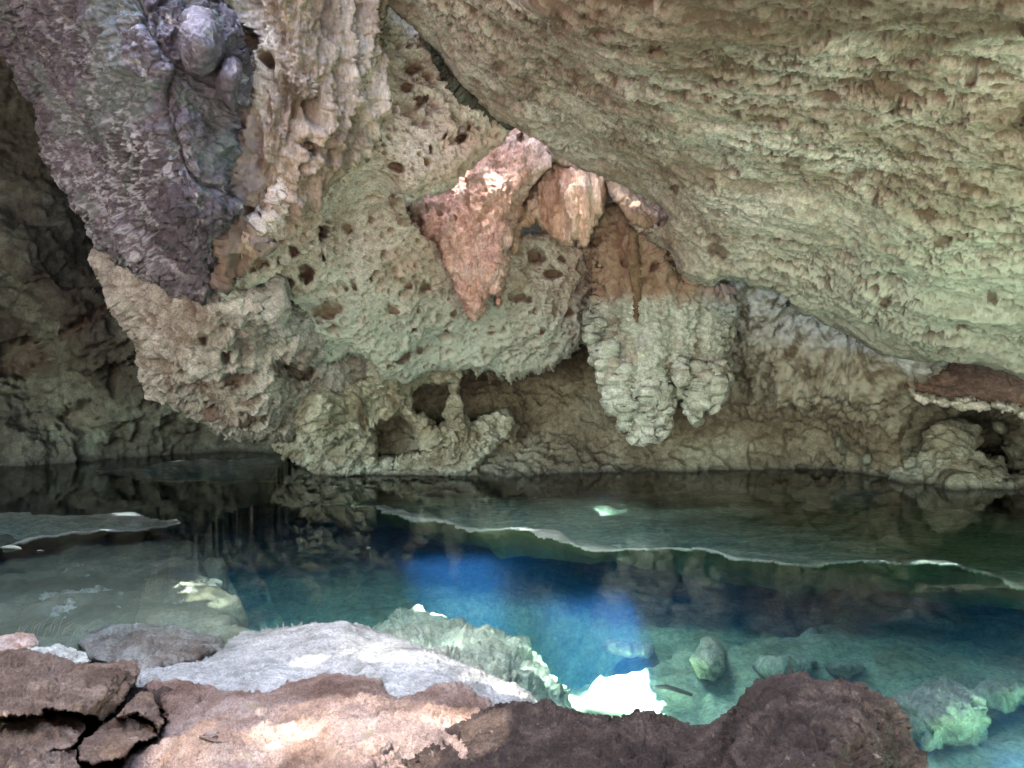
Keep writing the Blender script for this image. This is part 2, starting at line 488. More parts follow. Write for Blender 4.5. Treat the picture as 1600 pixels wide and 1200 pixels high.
def d_wall(P, px, py, s):
    Q = P * np.array([1, 1, 1.3], F32)
    f = 0.30 * fbm(Q, 0.6, 3, 51) + 0.12 * fbm(Q, 2.6, 6, 52, 0.62, True)
    z = smooth(P[:, 2], 0.5, 1.25) * smooth(P[:, 0], 1.4, 2.2)
    K = (P + 0.05 * np.stack([perlin(P * 4, 57 + k) for k in range(3)], 1)) * np.array([1, 1, 0.55], F32)
    kn = (knobs(K, 4.0, 0.16, 53) + knobs(K, 9.0, 0.13, 54) + knobs(P, 19, 0.06, 55) + 0.05 * fbm(P, 9, 4, 58, 0.65)) * z
    d, ins = stack(P, (4.0, 0.10, 0.35, 0.5, 56, .7), (10, 0.04, 0.4, .5, 59, .5))
    pale = smooth(P[:, 2], 0.55, 1.5) * smooth(P[:, 0], 1.5, 2.4) * smooth(fbm(P, 7, 6, 50, 0.7), -0.55, 0.35)
    return f * (1 - 0.3 * z) + kn + d * (1 - z), pale


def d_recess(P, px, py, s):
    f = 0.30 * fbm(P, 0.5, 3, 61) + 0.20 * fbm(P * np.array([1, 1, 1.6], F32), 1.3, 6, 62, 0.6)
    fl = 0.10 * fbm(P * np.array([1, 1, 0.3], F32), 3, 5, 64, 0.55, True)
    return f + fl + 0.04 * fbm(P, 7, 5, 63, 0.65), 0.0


def d_coral(P, px, py, s):
    lo = 1 - smooth(P[:, 2], 2.3, 2.7)
    V = warp(P, 3, 0.06, 70) * np.array([1, 1, 0.22], F32)
    drip = knobs(V, 5.0, 0.16, 71) + knobs(V, 11.0, 0.07, 72)
    kn = knobs(warp(P, 8, 0.03, 73), 11.0, 0.06, 74) + knobs(P, 22, 0.04, 75)
    f1, f2, c = worley(V, 5.0, 71)
    return drip + kn * (0.3 + 0.7 * lo) + 0.05 * fbm(P, 9, 5, 76, 0.65), 0.75 * smooth(f1 + 0.25 * fbm(P, 9, 4, 77, 0.65), 0.55, 0.9)


def d_pink(P, px, py, s):
    Q = P * np.array([1, 1, 0.3], F32)
    f = 0.09 * fbm(Q, 3.2, 3, 81, 0.5, True) + 0.030 * fbm(P, 7, 6, 82, 0.68, True)
    d, ins = stack(P, (8, 0.04, 0.2, 0.45, 83, .7), (17, 0.015, 0.3, 0.5, 88, .5))
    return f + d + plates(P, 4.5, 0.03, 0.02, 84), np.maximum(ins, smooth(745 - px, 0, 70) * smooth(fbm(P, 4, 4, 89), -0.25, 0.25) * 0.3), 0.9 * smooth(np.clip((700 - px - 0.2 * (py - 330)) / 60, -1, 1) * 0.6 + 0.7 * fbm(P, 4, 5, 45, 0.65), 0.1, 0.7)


def d_curtain(P, px, py, s):
    fl = 0.05 * np.sin(P[:, 0] * 30 + 5 * perlin(P * 1.4, 85)) * smooth(-P[:, 2], -4.0, -3.3)
    return fl + 0.09 * fbm(P * np.array([1, 1, 0.22], F32), 4, 5, 86, 0.6, True) + 0.03 * fbm(P, 11, 4, 87, 0.6), 0.0


def d_white(P, px, py, s):
    Q = P * np.array([1, 2.2, 2.2], F32)
    return 0.07 * fbm(P, 1.5, 3, 91) + 0.03 * fbm(Q, 5, 5, 92, 0.6, True) + plates(P, 1.5, 0.03, 0.012, 93), 0.0


def d_fore(P, px, py, s):
    b, ib = pits(P, 26, 0.010, 0.5, 0.55, 94)
    return (plates(P, 2.0, 0.05, 0.015, 95) + plates(P, 6, 0.02, 0.010, 96) + 0.06 * fbm(P, 2.2, 3, 97)
            + 0.022 * crests(P, 5, 98, 7, 0.72) + b), ib * 0.4


def d_broken(P, px, py, s):
    return (plates(P, 3.0, 0.025, 0.010, 195) + plates(P, 9, 0.010, 0.006, 196) + 0.02 * fbm(P * np.array([1, 1, 2.5], F32), 5, 5, 197, 0.6, True)
            + 0.012 * fbm(P, 25, 4, 198, 0.65)), smooth(fbm(P, 7, 4, 199), 0.1, 0.4) * 0.5


def d_grey2(P, px, py, s):
    return 0.05 * crests(P, 2.6, 210) + plates(P, 2.2, 0.05, 0.015, 211), 0.5 * smooth(fbm(P, 5, 4, 212), 0.0, 0.3)


def d_bed(P, px, py, s):
    return plates(P, 1.6, 0.10, 0.03, 99) + 0.10 * fbm(P, 1.2, 6, 100, 0.62) + plates(P, 5, 0.05, 0.015, 101), 0.0


# ------------------------------------------------------------------ the hanging rock, back to front
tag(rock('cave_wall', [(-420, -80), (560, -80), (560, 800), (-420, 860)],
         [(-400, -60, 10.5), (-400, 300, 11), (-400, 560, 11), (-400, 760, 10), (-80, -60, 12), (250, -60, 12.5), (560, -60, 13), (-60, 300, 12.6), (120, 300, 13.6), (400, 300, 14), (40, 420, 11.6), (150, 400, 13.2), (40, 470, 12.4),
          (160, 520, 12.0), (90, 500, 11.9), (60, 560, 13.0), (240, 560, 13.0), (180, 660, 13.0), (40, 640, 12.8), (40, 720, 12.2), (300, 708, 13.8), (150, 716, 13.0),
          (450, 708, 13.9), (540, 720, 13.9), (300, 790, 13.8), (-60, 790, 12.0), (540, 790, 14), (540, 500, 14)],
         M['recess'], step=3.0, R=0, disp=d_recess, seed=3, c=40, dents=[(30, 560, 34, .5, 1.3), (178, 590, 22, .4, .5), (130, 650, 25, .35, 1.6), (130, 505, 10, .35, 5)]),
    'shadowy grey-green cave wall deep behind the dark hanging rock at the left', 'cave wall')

tag(rock('cave_wall', [(540, 480), (760, 420), (900, 380), (1700, 300), (2100, 300), (2100, 900), (1700, 850), (540, 830)],
         [(560, 500, 12.2), (700, 560, 12.3), (800, 600, 12.4), (900, 600, 12.5), (900, 680, 12.0), (800, 743, 11.2), (640, 742, 11.6), (560, 745, 11.9), (1000, 736, 11.6),
          (1100, 735, 11.66), (1300, 733, 11.8), (1420, 745, 11.1), (1600, 760, 10.6), (1000, 450, 11.3), (1150, 450, 10.7), (1250, 490, 10.7), (1250, 560, 10.5), (1250, 650, 11.3),
          (1340, 540, 10.4), (1400, 600, 10.2), (1420, 670, 10.9), (1130, 600, 11.6), (1600, 680, 11.8), (1600, 600, 11), (1690, 300, 11), (1200, 380, 10.6), (900, 400, 11.6),
          (1540, 680, 13.6), (1480, 640, 12.4), (1300, 680, 11.3), (1690, 800, 10.6), (2080, 400, 9.5), (2080, 820, 9), (560, 810, 11.9), (1100, 810, 11.7)],
         M['wall'], step=2.4, R=0, disp=d_wall, seed=4, c=50,
         dents=[(1250, 640, 14, .35, .5), (1310, 700, 14, .5, .6), (1350, 720, 12, .4, .8), (770, 720, 30, .5, 1.1)]),
    'knobbly brown and green cave wall along the far waterline, right of the pillar', 'cave wall')

# the pillar foot that reaches the water, with its dark openings
tag(rock('limestone_pillar', [(400, 560), (470, 530), (600, 545), (660, 560), (700, 555), (745, 560), (790, 560), (790, 600), (775, 590), (765, 610), (755, 590), (738, 575), (715, 590),
                              (722, 640), (735, 670), (760, 650), (800, 640), (810, 665), (803, 690), (787, 692), (770, 705), (752, 722), (738, 743), (738, 775), (500, 775), (478, 735), (440, 705), (420, 690)],
         [(420, 600, 9.2), (500, 580, 9.6), (600, 580, 9.9), (700, 570, 10.4), (790, 580, 11), (450, 700, 11.6), (500, 740, 11.5), (600, 742, 11.3), (700, 740, 11.2), (740, 745, 11.2),
          (520, 650, 9.7), (560, 690, 10.7), (630, 640, 10.3), (690, 690, 10.9), (780, 660, 11.3), (800, 690, 11.3), (600, 770, 11.3), (480, 670, 9.9)],
         M['foot'], step=1.7, w=18, R=0.3, thick=1.0, disp=d_foot, seed=5, jag=6, c=40,
         holes=[[(580, 668), (600, 660), (618, 652), (640, 660), (652, 680), (664, 700), (655, 708), (610, 712), (588, 716)],
                [(641, 615), (655, 600), (680, 596), (702, 590), (705, 620), (700, 660), (685, 668), (668, 655), (648, 640)]],
         dents=[(545, 573, 20, .6, 1.4), (475, 575, 14, .5, 2.2), (515, 605, 7, .25, 2), (555, 640, 16, .2, .8)]),
    'green-white pillar of pocked limestone standing in the water with dark openings through it', 'rock pillar')

# grey rough mass hanging at the left of the pitted ceiling
tag(rock('hanging_limestone_mass', [(148, 400), (172, 388), (215, 400), (260, 415), (340, 430), (420, 440), (520, 500), (600, 560), (600, 600), (520, 640), (450, 690), (430, 690), (405, 688), (380, 690), (345, 685),
                           (320, 668), (300, 655), (270, 640), (240, 615), (222, 580), (214, 540), (195, 500), (180, 470), (165, 440)],
         [(150, 400, 8.3), (240, 440, 7.6), (350, 450, 7.1), (420, 460, 7.2), (200, 500, 8.3), (230, 600, 8.6), (300, 640, 8.9), (350, 680, 9.2), (430, 690, 9.7), (300, 540, 7.7),
          (400, 560, 8.1), (500, 560, 8.8), (590, 580, 9.8), (450, 640, 9.1), (380, 640, 8.7), (520, 630, 9.6)],
         M['grey'], step=1.8, w=35, R=0.6, thick=1.2, disp=d_grey, seed=6, jag=7, c=40,
         dents=[(350, 540, 10, .3, .6), (325, 520, 8, .25, .7), (400, 420, 10, .2), (470, 585, 16, .45, 2.0), (440, 565, 14, .3, 1.6), (362, 575, 14, .2, 1.2), (395, 640, 12, .25, 1.6), (330, 645, 10, .25, 2)]),
    'rough grey limestone mass hanging low over the dark water, left of the pillar', 'hanging rock')

# the pitted tan ceiling in the middle
PIT = [(718, 215, 9, .5), (515, 368, 15, .5, 1.2), (480, 436, 14, .5), (512, 412, 7, .35), (455, 388, 9, .3), (448, 412, 5, .25), (430, 405, 4, .25), (405, 405, 10, .2, 1.2), (390, 415, 7, .2),
       (412, 452, 7, .3), (452, 450, 9, .25), (395, 462, 9, .2), (375, 450, 8, .2, 2.2), (452, 437, 5, .2), (565, 365, 8, .2), (510, 488, 13, .25, 2.2), (552, 448, 8, .2, .6), (540, 455, 5, .2),
       (583, 440, 5, .2, .6), (633, 443, 7, .2), (660, 445, 8, .22, 1.1), (608, 478, 8, .2), (643, 512, 6, .2), (700, 520, 5, .2), (630, 558, 9, .3, 2.0), (660, 552, 6, .2), (606, 570, 5, .2),
       (620, 265, 9, .2, 1.7), (672, 235, 7, .25, .7), (690, 215, 4, .2), (730, 200, 4, .2), (650, 165, 12, .25, .6), (630, 140, 10, .2, .8), (640, 110, 12, .15), (660, 160, 7, .2, .6),
       (832, 398, 13, .35, 1.3), (872, 400, 5, .2), (855, 425, 9, .25, 1.6), (808, 466, 8, .25), (820, 468, 5, .2), (890, 488, 8, .2), (848, 520, 5, .15), (770, 525, 5, .15), (710, 490, 5, .15), (550, 575, 18, .7, 1.5)]
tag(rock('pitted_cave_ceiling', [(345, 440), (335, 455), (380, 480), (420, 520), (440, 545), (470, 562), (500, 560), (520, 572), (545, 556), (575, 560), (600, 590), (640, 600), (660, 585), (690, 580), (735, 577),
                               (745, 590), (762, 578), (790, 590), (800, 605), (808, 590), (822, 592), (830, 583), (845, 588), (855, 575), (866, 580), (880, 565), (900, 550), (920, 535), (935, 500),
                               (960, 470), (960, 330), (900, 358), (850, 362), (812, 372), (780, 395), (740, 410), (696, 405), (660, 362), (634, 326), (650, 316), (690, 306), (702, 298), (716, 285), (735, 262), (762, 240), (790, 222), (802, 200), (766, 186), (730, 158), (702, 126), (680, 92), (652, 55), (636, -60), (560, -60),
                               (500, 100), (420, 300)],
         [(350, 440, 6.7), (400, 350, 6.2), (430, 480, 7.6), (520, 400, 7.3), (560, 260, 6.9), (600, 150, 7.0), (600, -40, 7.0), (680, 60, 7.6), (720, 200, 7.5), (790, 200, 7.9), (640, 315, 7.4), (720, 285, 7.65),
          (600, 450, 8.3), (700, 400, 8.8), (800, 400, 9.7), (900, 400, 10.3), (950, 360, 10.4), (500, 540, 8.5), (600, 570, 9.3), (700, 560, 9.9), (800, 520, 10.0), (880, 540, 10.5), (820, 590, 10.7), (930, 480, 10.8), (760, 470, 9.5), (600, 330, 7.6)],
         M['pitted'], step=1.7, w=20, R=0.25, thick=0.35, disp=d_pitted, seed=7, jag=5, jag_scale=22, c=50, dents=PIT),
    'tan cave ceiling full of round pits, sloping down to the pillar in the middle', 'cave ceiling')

# flutes
tag(rock('draped_flowstone', [(310, -80), (345, 40), (365, 120), (372, 200), (366, 300), (352, 380), (338, 440), (352, 452), (400, 400), (430, 360), (480, 320), (520, 285), (560, 235), (590, 200), (602, 130), (606, 60), (604, -80)],
         [(320, -60, 6.0), (360, 100, 6.1), (450, -60, 5.8), (600, -60, 6.6), (600, 100, 6.7), (480, 120, 6.0), (580, 220, 6.7), (430, 250, 6.1), (360, 300, 6.2), (350, 430, 6.5), (470, 310, 6.4), (400, 370, 6.3), (540, 100, 6.3)],
         M['flow'], step=1.8, w=16, R=0.25, thick=0.5, disp=d_flow, seed=8, jag=5, c=50,
         dents=[(385, 70, 26, .35, .8), (470, 225, 14, .3, .8), (420, 95, 14, .2, .6), (395, 330, 14, .25, .5), (415, 300, 10, .2, .6), (360, 30, 14, .3, 1.2), (478, 140, 20, -.15, .9)]),
    'beige flowstone hanging in long vertical folds beside the dark boulder', 'flowstone')

dk = tag(rock('dark_rock_outcrop', [(-80, -80), (-60, 20), (0, 78), (22, 125), (48, 165), (62, 215), (78, 262), (100, 300), (135, 345), (162, 382), (200, 412), (240, 436), (275, 455), (318, 475), (336, 455), (352, 420),
                                    (360, 375), (372, 320), (376, 260), (372, 210), (378, 130), (378, 60), (345, 0), (330, -80)],
              [(-60, -40, 5.6), (100, -60, 4.9), (320, -60, 5.2), (0, 90, 6.2), (70, 220, 6.6), (140, 340, 6.9), (220, 420, 6.9), (318, 470, 6.6), (200, 200, 5.5), (300, 200, 5.4), (370, 200, 5.9), (280, 350, 5.8), (350, 380, 6.1), (150, 100, 5.3), (250, 60, 5.1)],
              M['dark'], step=1.8, w=30, R=0.5, thick=1.6, disp=d_dark, seed=9, jag=8, jag_scale=35, c=50,
              dents=[(362, 118, 9, .2, .6), (340, 385, 12, .1), (285, 112, 4, .15, 4)]),
         'dark purple-grey wet outcrop hanging in the upper left corner', 'rock outcrop')
rock('rounded_knob', [(270, 40), (280, 15), (300, 4), (330, 12), (352, 45), (354, 80), (345, 105), (320, 122), (288, 114), (278, 80)],
     [(270, 60, 5.15), (312, 60, 4.85), (352, 60, 5.2), (310, 5, 5.1), (318, 120, 5.2)], M['dark'], step=1.6, w=26, R=0.3, thick=0.4, disp=lambda P, x, y, s: (0.025 * crests(P, 3.5, 336) + plates(P, 1.9, 0.015, 0.02, 140), 0.25 * smooth(fbm(P, 15, 5, 38, 0.75), 0.05, 0.34)), seed=10, jag=3, parent=dk)  # pale flecks repeat the painted sky sheen
rock('rounded_knob', [(340, 100), (360, 76), (378, 72), (380, 110), (372, 140), (366, 175), (340, 150), (332, 130)],
     [(340, 100, 5.35), (360, 110, 5.2), (380, 90, 5.5), (370, 160, 5.5), (336, 140, 5.4)], M['dark'], step=1.6, w=20, R=0.25, thick=0.4, disp=lambda P, x, y, s: (0.025 * crests(P, 3.5, 337) + plates(P, 1.9, 0.015, 0.02, 141), 0.2 * smooth(fbm(P, 15, 5, 38, 0.75), 0.05, 0.34)), seed=11, jag=4, parent=dk)  # painted sheen flecks here too

# right overhang
SP = [(1490, 175, 22, .3, 1.3), (1405, 155, 9, .3), (1280, 35, 18, .2, 1.3), (1030, 48, 9, .25, 1.5), (1330, 120, 14, .15, 1.6), (1430, 85, 22, .15, 1.5), (1270, 190, 22, .2, 1.4), (1090, 250, 40, .22, 1.7),
      (1390, 465, 9, .25), (1500, 515, 6, .2), (1508, 515, 5, .2), (1050, 297, 9, .25), (1560, 340, 22, .25, 1.2), (1470, 385, 14, .15, 1.5), (1160, 75, 25, .15, 1.6), (1590, 190, 14, .2, 1.4), (1340, 275, 9, .12, 1.7),
      (1515, 125, 9, .2), (1120, 395, 14, .15, 1.4), (780, 95, 9, .2, 1.6), (850, 40, 20, .12, 1.6), (800, 140, 30, .15, 1.6), (960, 130, 20, .12, 2), (1240, 240, 16, .12, 1.6), (1550, 480, 10, .15, 1.4), (1600, 210, 12, .2)]
tag(rock('cave_ceiling_slab', [(586, -16), (600, 5), (632, 32), (662, 58), (690, 88), (715, 128), (745, 165), (775, 185), (802, 196), (830, 212), (868, 240), (900, 262), (945, 280), (1000, 306), (1044, 338), (1036, 350), (1000, 352), (984, 342), (990, 362),
                         (1045, 398), (1060, 425), (1085, 440), (1110, 446), (1135, 436), (1160, 440), (1180, 450), (1205, 452), (1235, 470), (1250, 488), (1300, 508), (1345, 535), (1385, 556), (1420, 560), (1450, 566), (1500, 562),
                         (1545, 570), (1570, 580), (1610, 592), (1720, 610), (1900, 640), (2060, 690), (2060, -90), (1000, -90), (760, -24)],
         [(560, -60, 5.6), (600, 0, 6.3), (660, 55, 6.8), (800, 195, 7.6), (870, 240, 8.0), (1000, 330, 8.7), (1100, 440, 9.0), (1250, 485, 9.2), (1400, 558, 9.3), (1600, 585, 8.6), (1710, 600, 8), (1600, 300, 5.3), (1600, 0, 3.1), (1200, 200, 5.6),
          (1300, 0, 3.3), (1000, -60, 3.1), (800, -60, 3.9), (1000, 120, 5.0), (850, 80, 5.6), (1700, -60, 2.7), (2040, 300, 4.6), (2040, -60, 2.6), (2040, 660, 7.4), (1300, 350, 7.2), (1100, 320, 7.6), (1450, 450, 7.2), (1000, 220, 6.7)],
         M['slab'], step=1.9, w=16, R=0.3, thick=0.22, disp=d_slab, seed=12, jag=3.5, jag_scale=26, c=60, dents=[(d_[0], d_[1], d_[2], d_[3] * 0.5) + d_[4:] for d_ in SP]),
    'huge pale spongy ceiling slab overhanging the pool from the upper right', 'ceiling slab')
tag(rock('rock_ledge', [(655, 50), (668, 58), (700, 120), (735, 152), (770, 180), (808, 194), (790, 206), (752, 182), (722, 160), (700, 135), (684, 105)],
         [(660, 55, 7.0), (700, 110, 7.3), (750, 160, 7.5), (800, 195, 7.75), (690, 120, 7.35), (750, 180, 7.7)], M['recess'], step=1.6, w=10, R=0.3, thick=0.4, disp=d_grey, seed=13, jag=3, c=40),
    'thin dark strip for the shaded side under the left rim of the ceiling slab', 'rock ledge')  # slab's shaded side, put in as a strip of dark stone

# lit lip behind the slab rim
tag(rock('limestone_lip', [(838, 205), (870, 232), (915, 250), (960, 272), (1010, 300), (1050, 336), (1046, 352), (1012, 356), (988, 350), (972, 330), (955, 300), (945, 285), (900, 272), (860, 250)],
         [(845, 215, 9.4), (900, 255, 9.4), (950, 275, 9.3), (1000, 300, 9.45), (1045, 340, 9.45), (985, 345, 8.95), (960, 310, 9.05), (860, 245, 9.2), (1010, 352, 9.0)], M['coral'], step=1.6, w=12, R=0.2, thick=0.5, disp=d_pink, seed=14, jag=4, c=40),
    'small sunlit limestone lip showing under the edge of the ceiling slab', 'rock lip')

tag(rock('pink_stalactite', [(790, 195), (830, 200), (858, 222), (866, 246), (850, 272), (832, 290), (815, 315), (808, 345), (800, 380), (793, 420), (786, 455), (781, 482), (775, 478), (771, 462), (762, 470), (758, 492), (742, 503), (731, 495),
                             (715, 462), (699, 430), (681, 398), (658, 366), (630, 336), (622, 318), (660, 300), (690, 285), (705, 270), (750, 235)],
         [(800, 210, 9.0), (850, 240, 8.9), (640, 340, 8.7), (700, 300, 8.9), (760, 300, 8.65), (800, 330, 8.8), (740, 400, 8.65), (780, 400, 8.6), (745, 490, 8.85), (778, 470, 8.8), (690, 370, 8.6), (640, 330, 8.7), (715, 430, 8.6)],
         M['pink'], step=1.5, w=26, R=0.45, thick=0.6, disp=d_pink, seed=15, jag=5, jag_scale=18, c=35, dents=[(713, 345, 7, .15, .5), (815, 222, 9, .25, .8), (772, 262, 6, .2, .5), (688, 335, 6, .15, 1)]),
    'broad pink stalactite with a pointed tip, catching sunlight below the slab edge', 'stalactite')
tag(rock('orange_stone_curtain', [(862, 248), (900, 258), (948, 272), (950, 300), (942, 330), (930, 352), (914, 384), (904, 388), (898, 372), (888, 386), (874, 384), (866, 366), (848, 360), (838, 345), (818, 360), (810, 380), (806, 405), (796, 430), (792, 400), (802, 350), (820, 310), (836, 285)],
         [(870, 255, 9.4), (945, 280, 9.2), (900, 320, 9.15), (860, 340, 9.4), (810, 360, 9.6), (905, 385, 9.2), (940, 330, 9.25), (880, 380, 9.3), (840, 290, 9.55)],
         M['orange'], step=1.5, w=14, R=0.25, thick=0.4, disp=d_curtain, seed=16, jag=4, jag_scale=14, c=35),
    'orange stone curtain ending in folded points, right of the pink stalactite', 'stone curtain')
st = tag(rock('stalactite_cluster', [(936, 330), (960, 322), (990, 350), (1046, 398), (1062, 425), (1110, 446), (1145, 456), (1140, 520), (1134, 580), (1128, 618), (1112, 628), (1098, 624), (1086, 622), (1074, 610), (1064, 588), (1052, 580), (1042, 596),
                                     (1030, 614), (1016, 606), (1000, 618), (985, 612), (966, 608), (952, 590), (938, 572), (924, 540), (920, 505), (932, 475), (930, 440), (922, 400), (922, 360)],
              [(940, 340, 9.9), (1000, 370, 9.6), (1060, 430, 9.7), (1140, 460, 10.4), (1000, 450, 9.7), (1000, 560, 9.75), (1080, 560, 9.95), (925, 520, 10.2), (1000, 650, 9.9), (1120, 610, 10.2), (1050, 500, 9.8), (960, 600, 10.0)],
              M['coral'], step=1.6, w=24, R=0.4, thick=0.8, disp=d_coral, seed=17, jag=7, jag_scale=20, c=35, dents=[(978, 410, 8, .2, .6), (1020, 415, 8, .15, .8), (1045, 412, 9, .3)]),
         'cluster of knobbly green-white stalactites with a red-brown upper part, hanging over the water', 'stalactites')
for k, (x, top, tip, w_) in enumerate([(976, 570, 672, 11), (988, 590, 688, 8), (1001, 585, 692, 9), (1014, 590, 684, 8), (1024, 580, 688, 8), (1038, 570, 682, 10), (1064, 560, 616, 8), (1078, 575, 646, 8),
                                       (1089, 570, 664, 10), (1101, 575, 634, 8), (1116, 570, 640, 9), (1130, 570, 622, 7), (958, 560, 648, 9), (944, 540, 612, 8), (930, 500, 566, 7)]):
    o = [(x - w_ * 1.5, top), (x + w_ * 1.5, top), (x + w_ * 1.05, top + (tip - top) * .5), (x + w_ * .6, top + (tip - top) * .8), (x + 3, tip), (x - 4, tip - 1), (x - w_ * .6, top + (tip - top) * .8), (x - w_ * 1.05, top + (tip - top) * .5)]
    dd = 9.72 + 0.05 * (k % 3)
    rock('stalactite_tip', o, [(x, top, dd), (x, (top + tip) / 2, dd - .03), (x, tip, dd + .05), (x - w_, (top + tip) / 2, dd + .06), (x + w_, (top + tip) / 2, dd + .06)], M['coral'], step=1.4, w=12, R=0.22, thick=0.25, disp=d_coral, seed=60 + k, jag=5, jag_scale=9, parent=st)
rock('thin_column', [(982, 350), (994, 360), (1002, 400), (1006, 460), (1002, 500), (994, 528), (986, 500), (986, 440), (980, 400)],
     [(988, 350, 9.45), (995, 420, 9.45), (996, 520, 9.6), (984, 420, 9.5), (1004, 440, 9.5)], M['brown'], step=1.5, w=10, R=0.15, thick=0.3, disp=d_curtain, seed=66, jag=2, parent=st)

# right alcove
tag(rock('rock_ledge', [(1404, 566), (1430, 556), (1720, 560), (1980, 640), (1980, 830), (1720, 720), (1660, 690), (1610, 660), (1588, 642), (1560, 636), (1520, 640), (1490, 634), (1462, 628), (1436, 622), (1414, 602)],
         [(1410, 580, 10.0), (1450, 570, 10.9), (1550, 575, 10.6), (1700, 580, 10), (1436, 620, 9.85), (1500, 634, 9.7), (1560, 634, 9.6), (1600, 650, 9.4), (1700, 700, 8.6), (1500, 605, 10.1), (1600, 610, 9.9), (1960, 720, 8.2), (1960, 820, 7.6)],
         M['brown'], step=1.8, w=8, R=0.25, thick=1.0, disp=d_fore, seed=18, jag=6, jag_scale=18, c=30),
    'brown hollow rock ledge under the ceiling slab at the right edge', 'rock ledge')
rm = tag(rock('crusted_edge', [(1410, 596), (1424, 606), (1440, 616), (1462, 622), (1490, 624), (1510, 618), (1530, 628), (1560, 626), (1590, 628), (1612, 644), (1720, 700), (1980, 800), (1980, 826), (1720, 722), (1660, 694), (1608, 664), (1584, 644), (1556, 638), (1510, 642), (1480, 634), (1450, 632), (1424, 622)],
         [(1416, 606, 9.8), (1460, 627, 9.6), (1510, 630, 9.5), (1560, 632, 9.45), (1600, 646, 9.25), (1700, 706, 8.4), (1980, 810, 7.4)], M['crust'], step=1.5, w=6, R=0.15, thick=0.25, disp=lambda P, x, y, s: (0.07 * fbm(P, 5, 4, 110, 0.6, True), 0), seed=19, jag=6, jag_scale=14, c=30),
    'white crusted rim along the lower edge of the brown ledge at the right', 'rock edge')
tag(rock('rock_outcrop', [(1395, 725), (1420, 705), (1450, 680), (1478, 655), (1500, 652), (1530, 668), (1532, 690), (1520, 705), (1560, 716), (1572, 735), (1575, 752), (1592, 738), (1640, 740), (1700, 770), (1700, 840), (1380, 840)],
         [(1400, 740, 11.0), (1440, 700, 11.0), (1485, 660, 11.1), (1530, 680, 11.3), (1480, 720, 10.5), (1560, 730, 10.5), (1500, 760, 10.1), (1400, 760, 10.7), (1600, 760, 10.2), (1500, 830, 10.1), (1690, 800, 10)],
         M['foot'], step=1.7, w=22, R=0.4, thick=0.8, disp=lambda P, x, y, s: (knobs(P, 4.5, 0.13, 111) + knobs(P, 9, 0.06, 112) + 0.1 * fbm(P, 2, 4, 113), 0), seed=20, jag=6, c=35),
    'knobbly yellow-green rock rising from the water at the far right', 'rock outcrop')
tag(rock('loose_stone', [(1548, 660), (1558, 656), (1570, 658), (1577, 668), (1576, 676), (1566, 679), (1553, 674)], [(1548, 665, 11.3), (1562, 667, 11.1), (1577, 668, 11.25), (1562, 655, 11.3), (1562, 680, 11.2)],
         M['foot'], step=1.2, w=9, R=0.16, thick=0.15, disp=lambda P, x, y, s: (0.03 * fbm(P, 5, 3, 114), 0), seed=21, jag=1),
    'oval pale loose stone resting in the dark alcove at the far right', 'stone')

# ------------------------------------------------------------------ the pool
def grid_xy(x0, x1, y0, y1, st):
    X, Y = np.meshgrid(np.arange(x0, x1 + st / 2, st), np.arange(y0, y1 + st / 2, st))
    sh = X.shape
    i = np.arange(X.size).reshape(sh)
    return X, Y, np.stack([i[:-1, :-1], i[:-1, 1:], i[1:, 1:], i[1:, :-1]], -1).reshape(-1, 4)


R_POLY = [(0.10, 5.0), (.36, 5.75), (1.0, 6.1), (1.9, 6.5), (2.6, 7.0), (3.4, 7.6), (6, 8.4), (9, 8.4), (9, 0), (-1, 0), (-0.3, 3.6), (0.0, 4.7)]
L_POLY = [(-2.53, 6.6), (-2.07, 5.7), (-1.8, 5.3), (-1.3, 4.4), (-0.6, 3.6), (-0.3, 2.6), (-1, 0), (-11, 0), (-11, 9.0), (-5.8, 8.8), (-3.7, 8.4), (-2.7, 7.2)]
X, Y, Fq = grid_xy(-11, 11, 0.2, 15.5, 0.04)
r_s = sdf_poly(X, Y, R_POLY)
l_s = sdf_poly(X, Y, L_POLY)
P2 = np.stack([X.ravel(), Y.ravel(), 0 * X.ravel()], 1).astype(F32)
wob = (0.45 * fbm(P2, 1.0, 5, 120, 0.6)).reshape(X.shape)
zb = -3.3 + 0 * X
zb = np.maximum(zb, -3.3 + (3.3 - 0.72) * smooth(r_s + 0.4 * wob, -0.6, 0.12))
zb = np.maximum(zb, -3.3 + (3.3 - 0.20) * smooth(l_s + wob, -0.7, 0.12))
zb = np.maximum(zb, -0.92 - 0.7 * smooth(1 - np.hypot((X + 0.2) / 1.5, (Y - 7.2) / 1.3), 0, 0.6) + 1.0 * smooth(-Y, -2.9, -1.6))
st_bed = 0.0
d, _ = d_bed(P2, 0, 0, 0)
f1, f2, cid = worley(P2, 1.7, 121)
stones = 0 * f1
zb = zb + (d * 0.9 + stones).reshape(X.shape) * np.where(zb > -0.35, 0.6, 0.65)
zb = np.where((l_s > -0.3) & (Y > 3.5), np.minimum(zb, -0.035 - 0.05 * (1 - smooth(d.reshape(X.shape), -0.1, 0.15))), zb)
tag(mesh_obj('pool_bed', np.stack([X, Y, zb], -1).reshape(-1, 3), Fq, M['bed'], (smooth(l_s + wob, -0.5, 0.3) * (0.75 + 0.5 * fbm(P2, 1.3, 5, 122).reshape(X.shape))).clip(0, 1).ravel()), kind='structure')


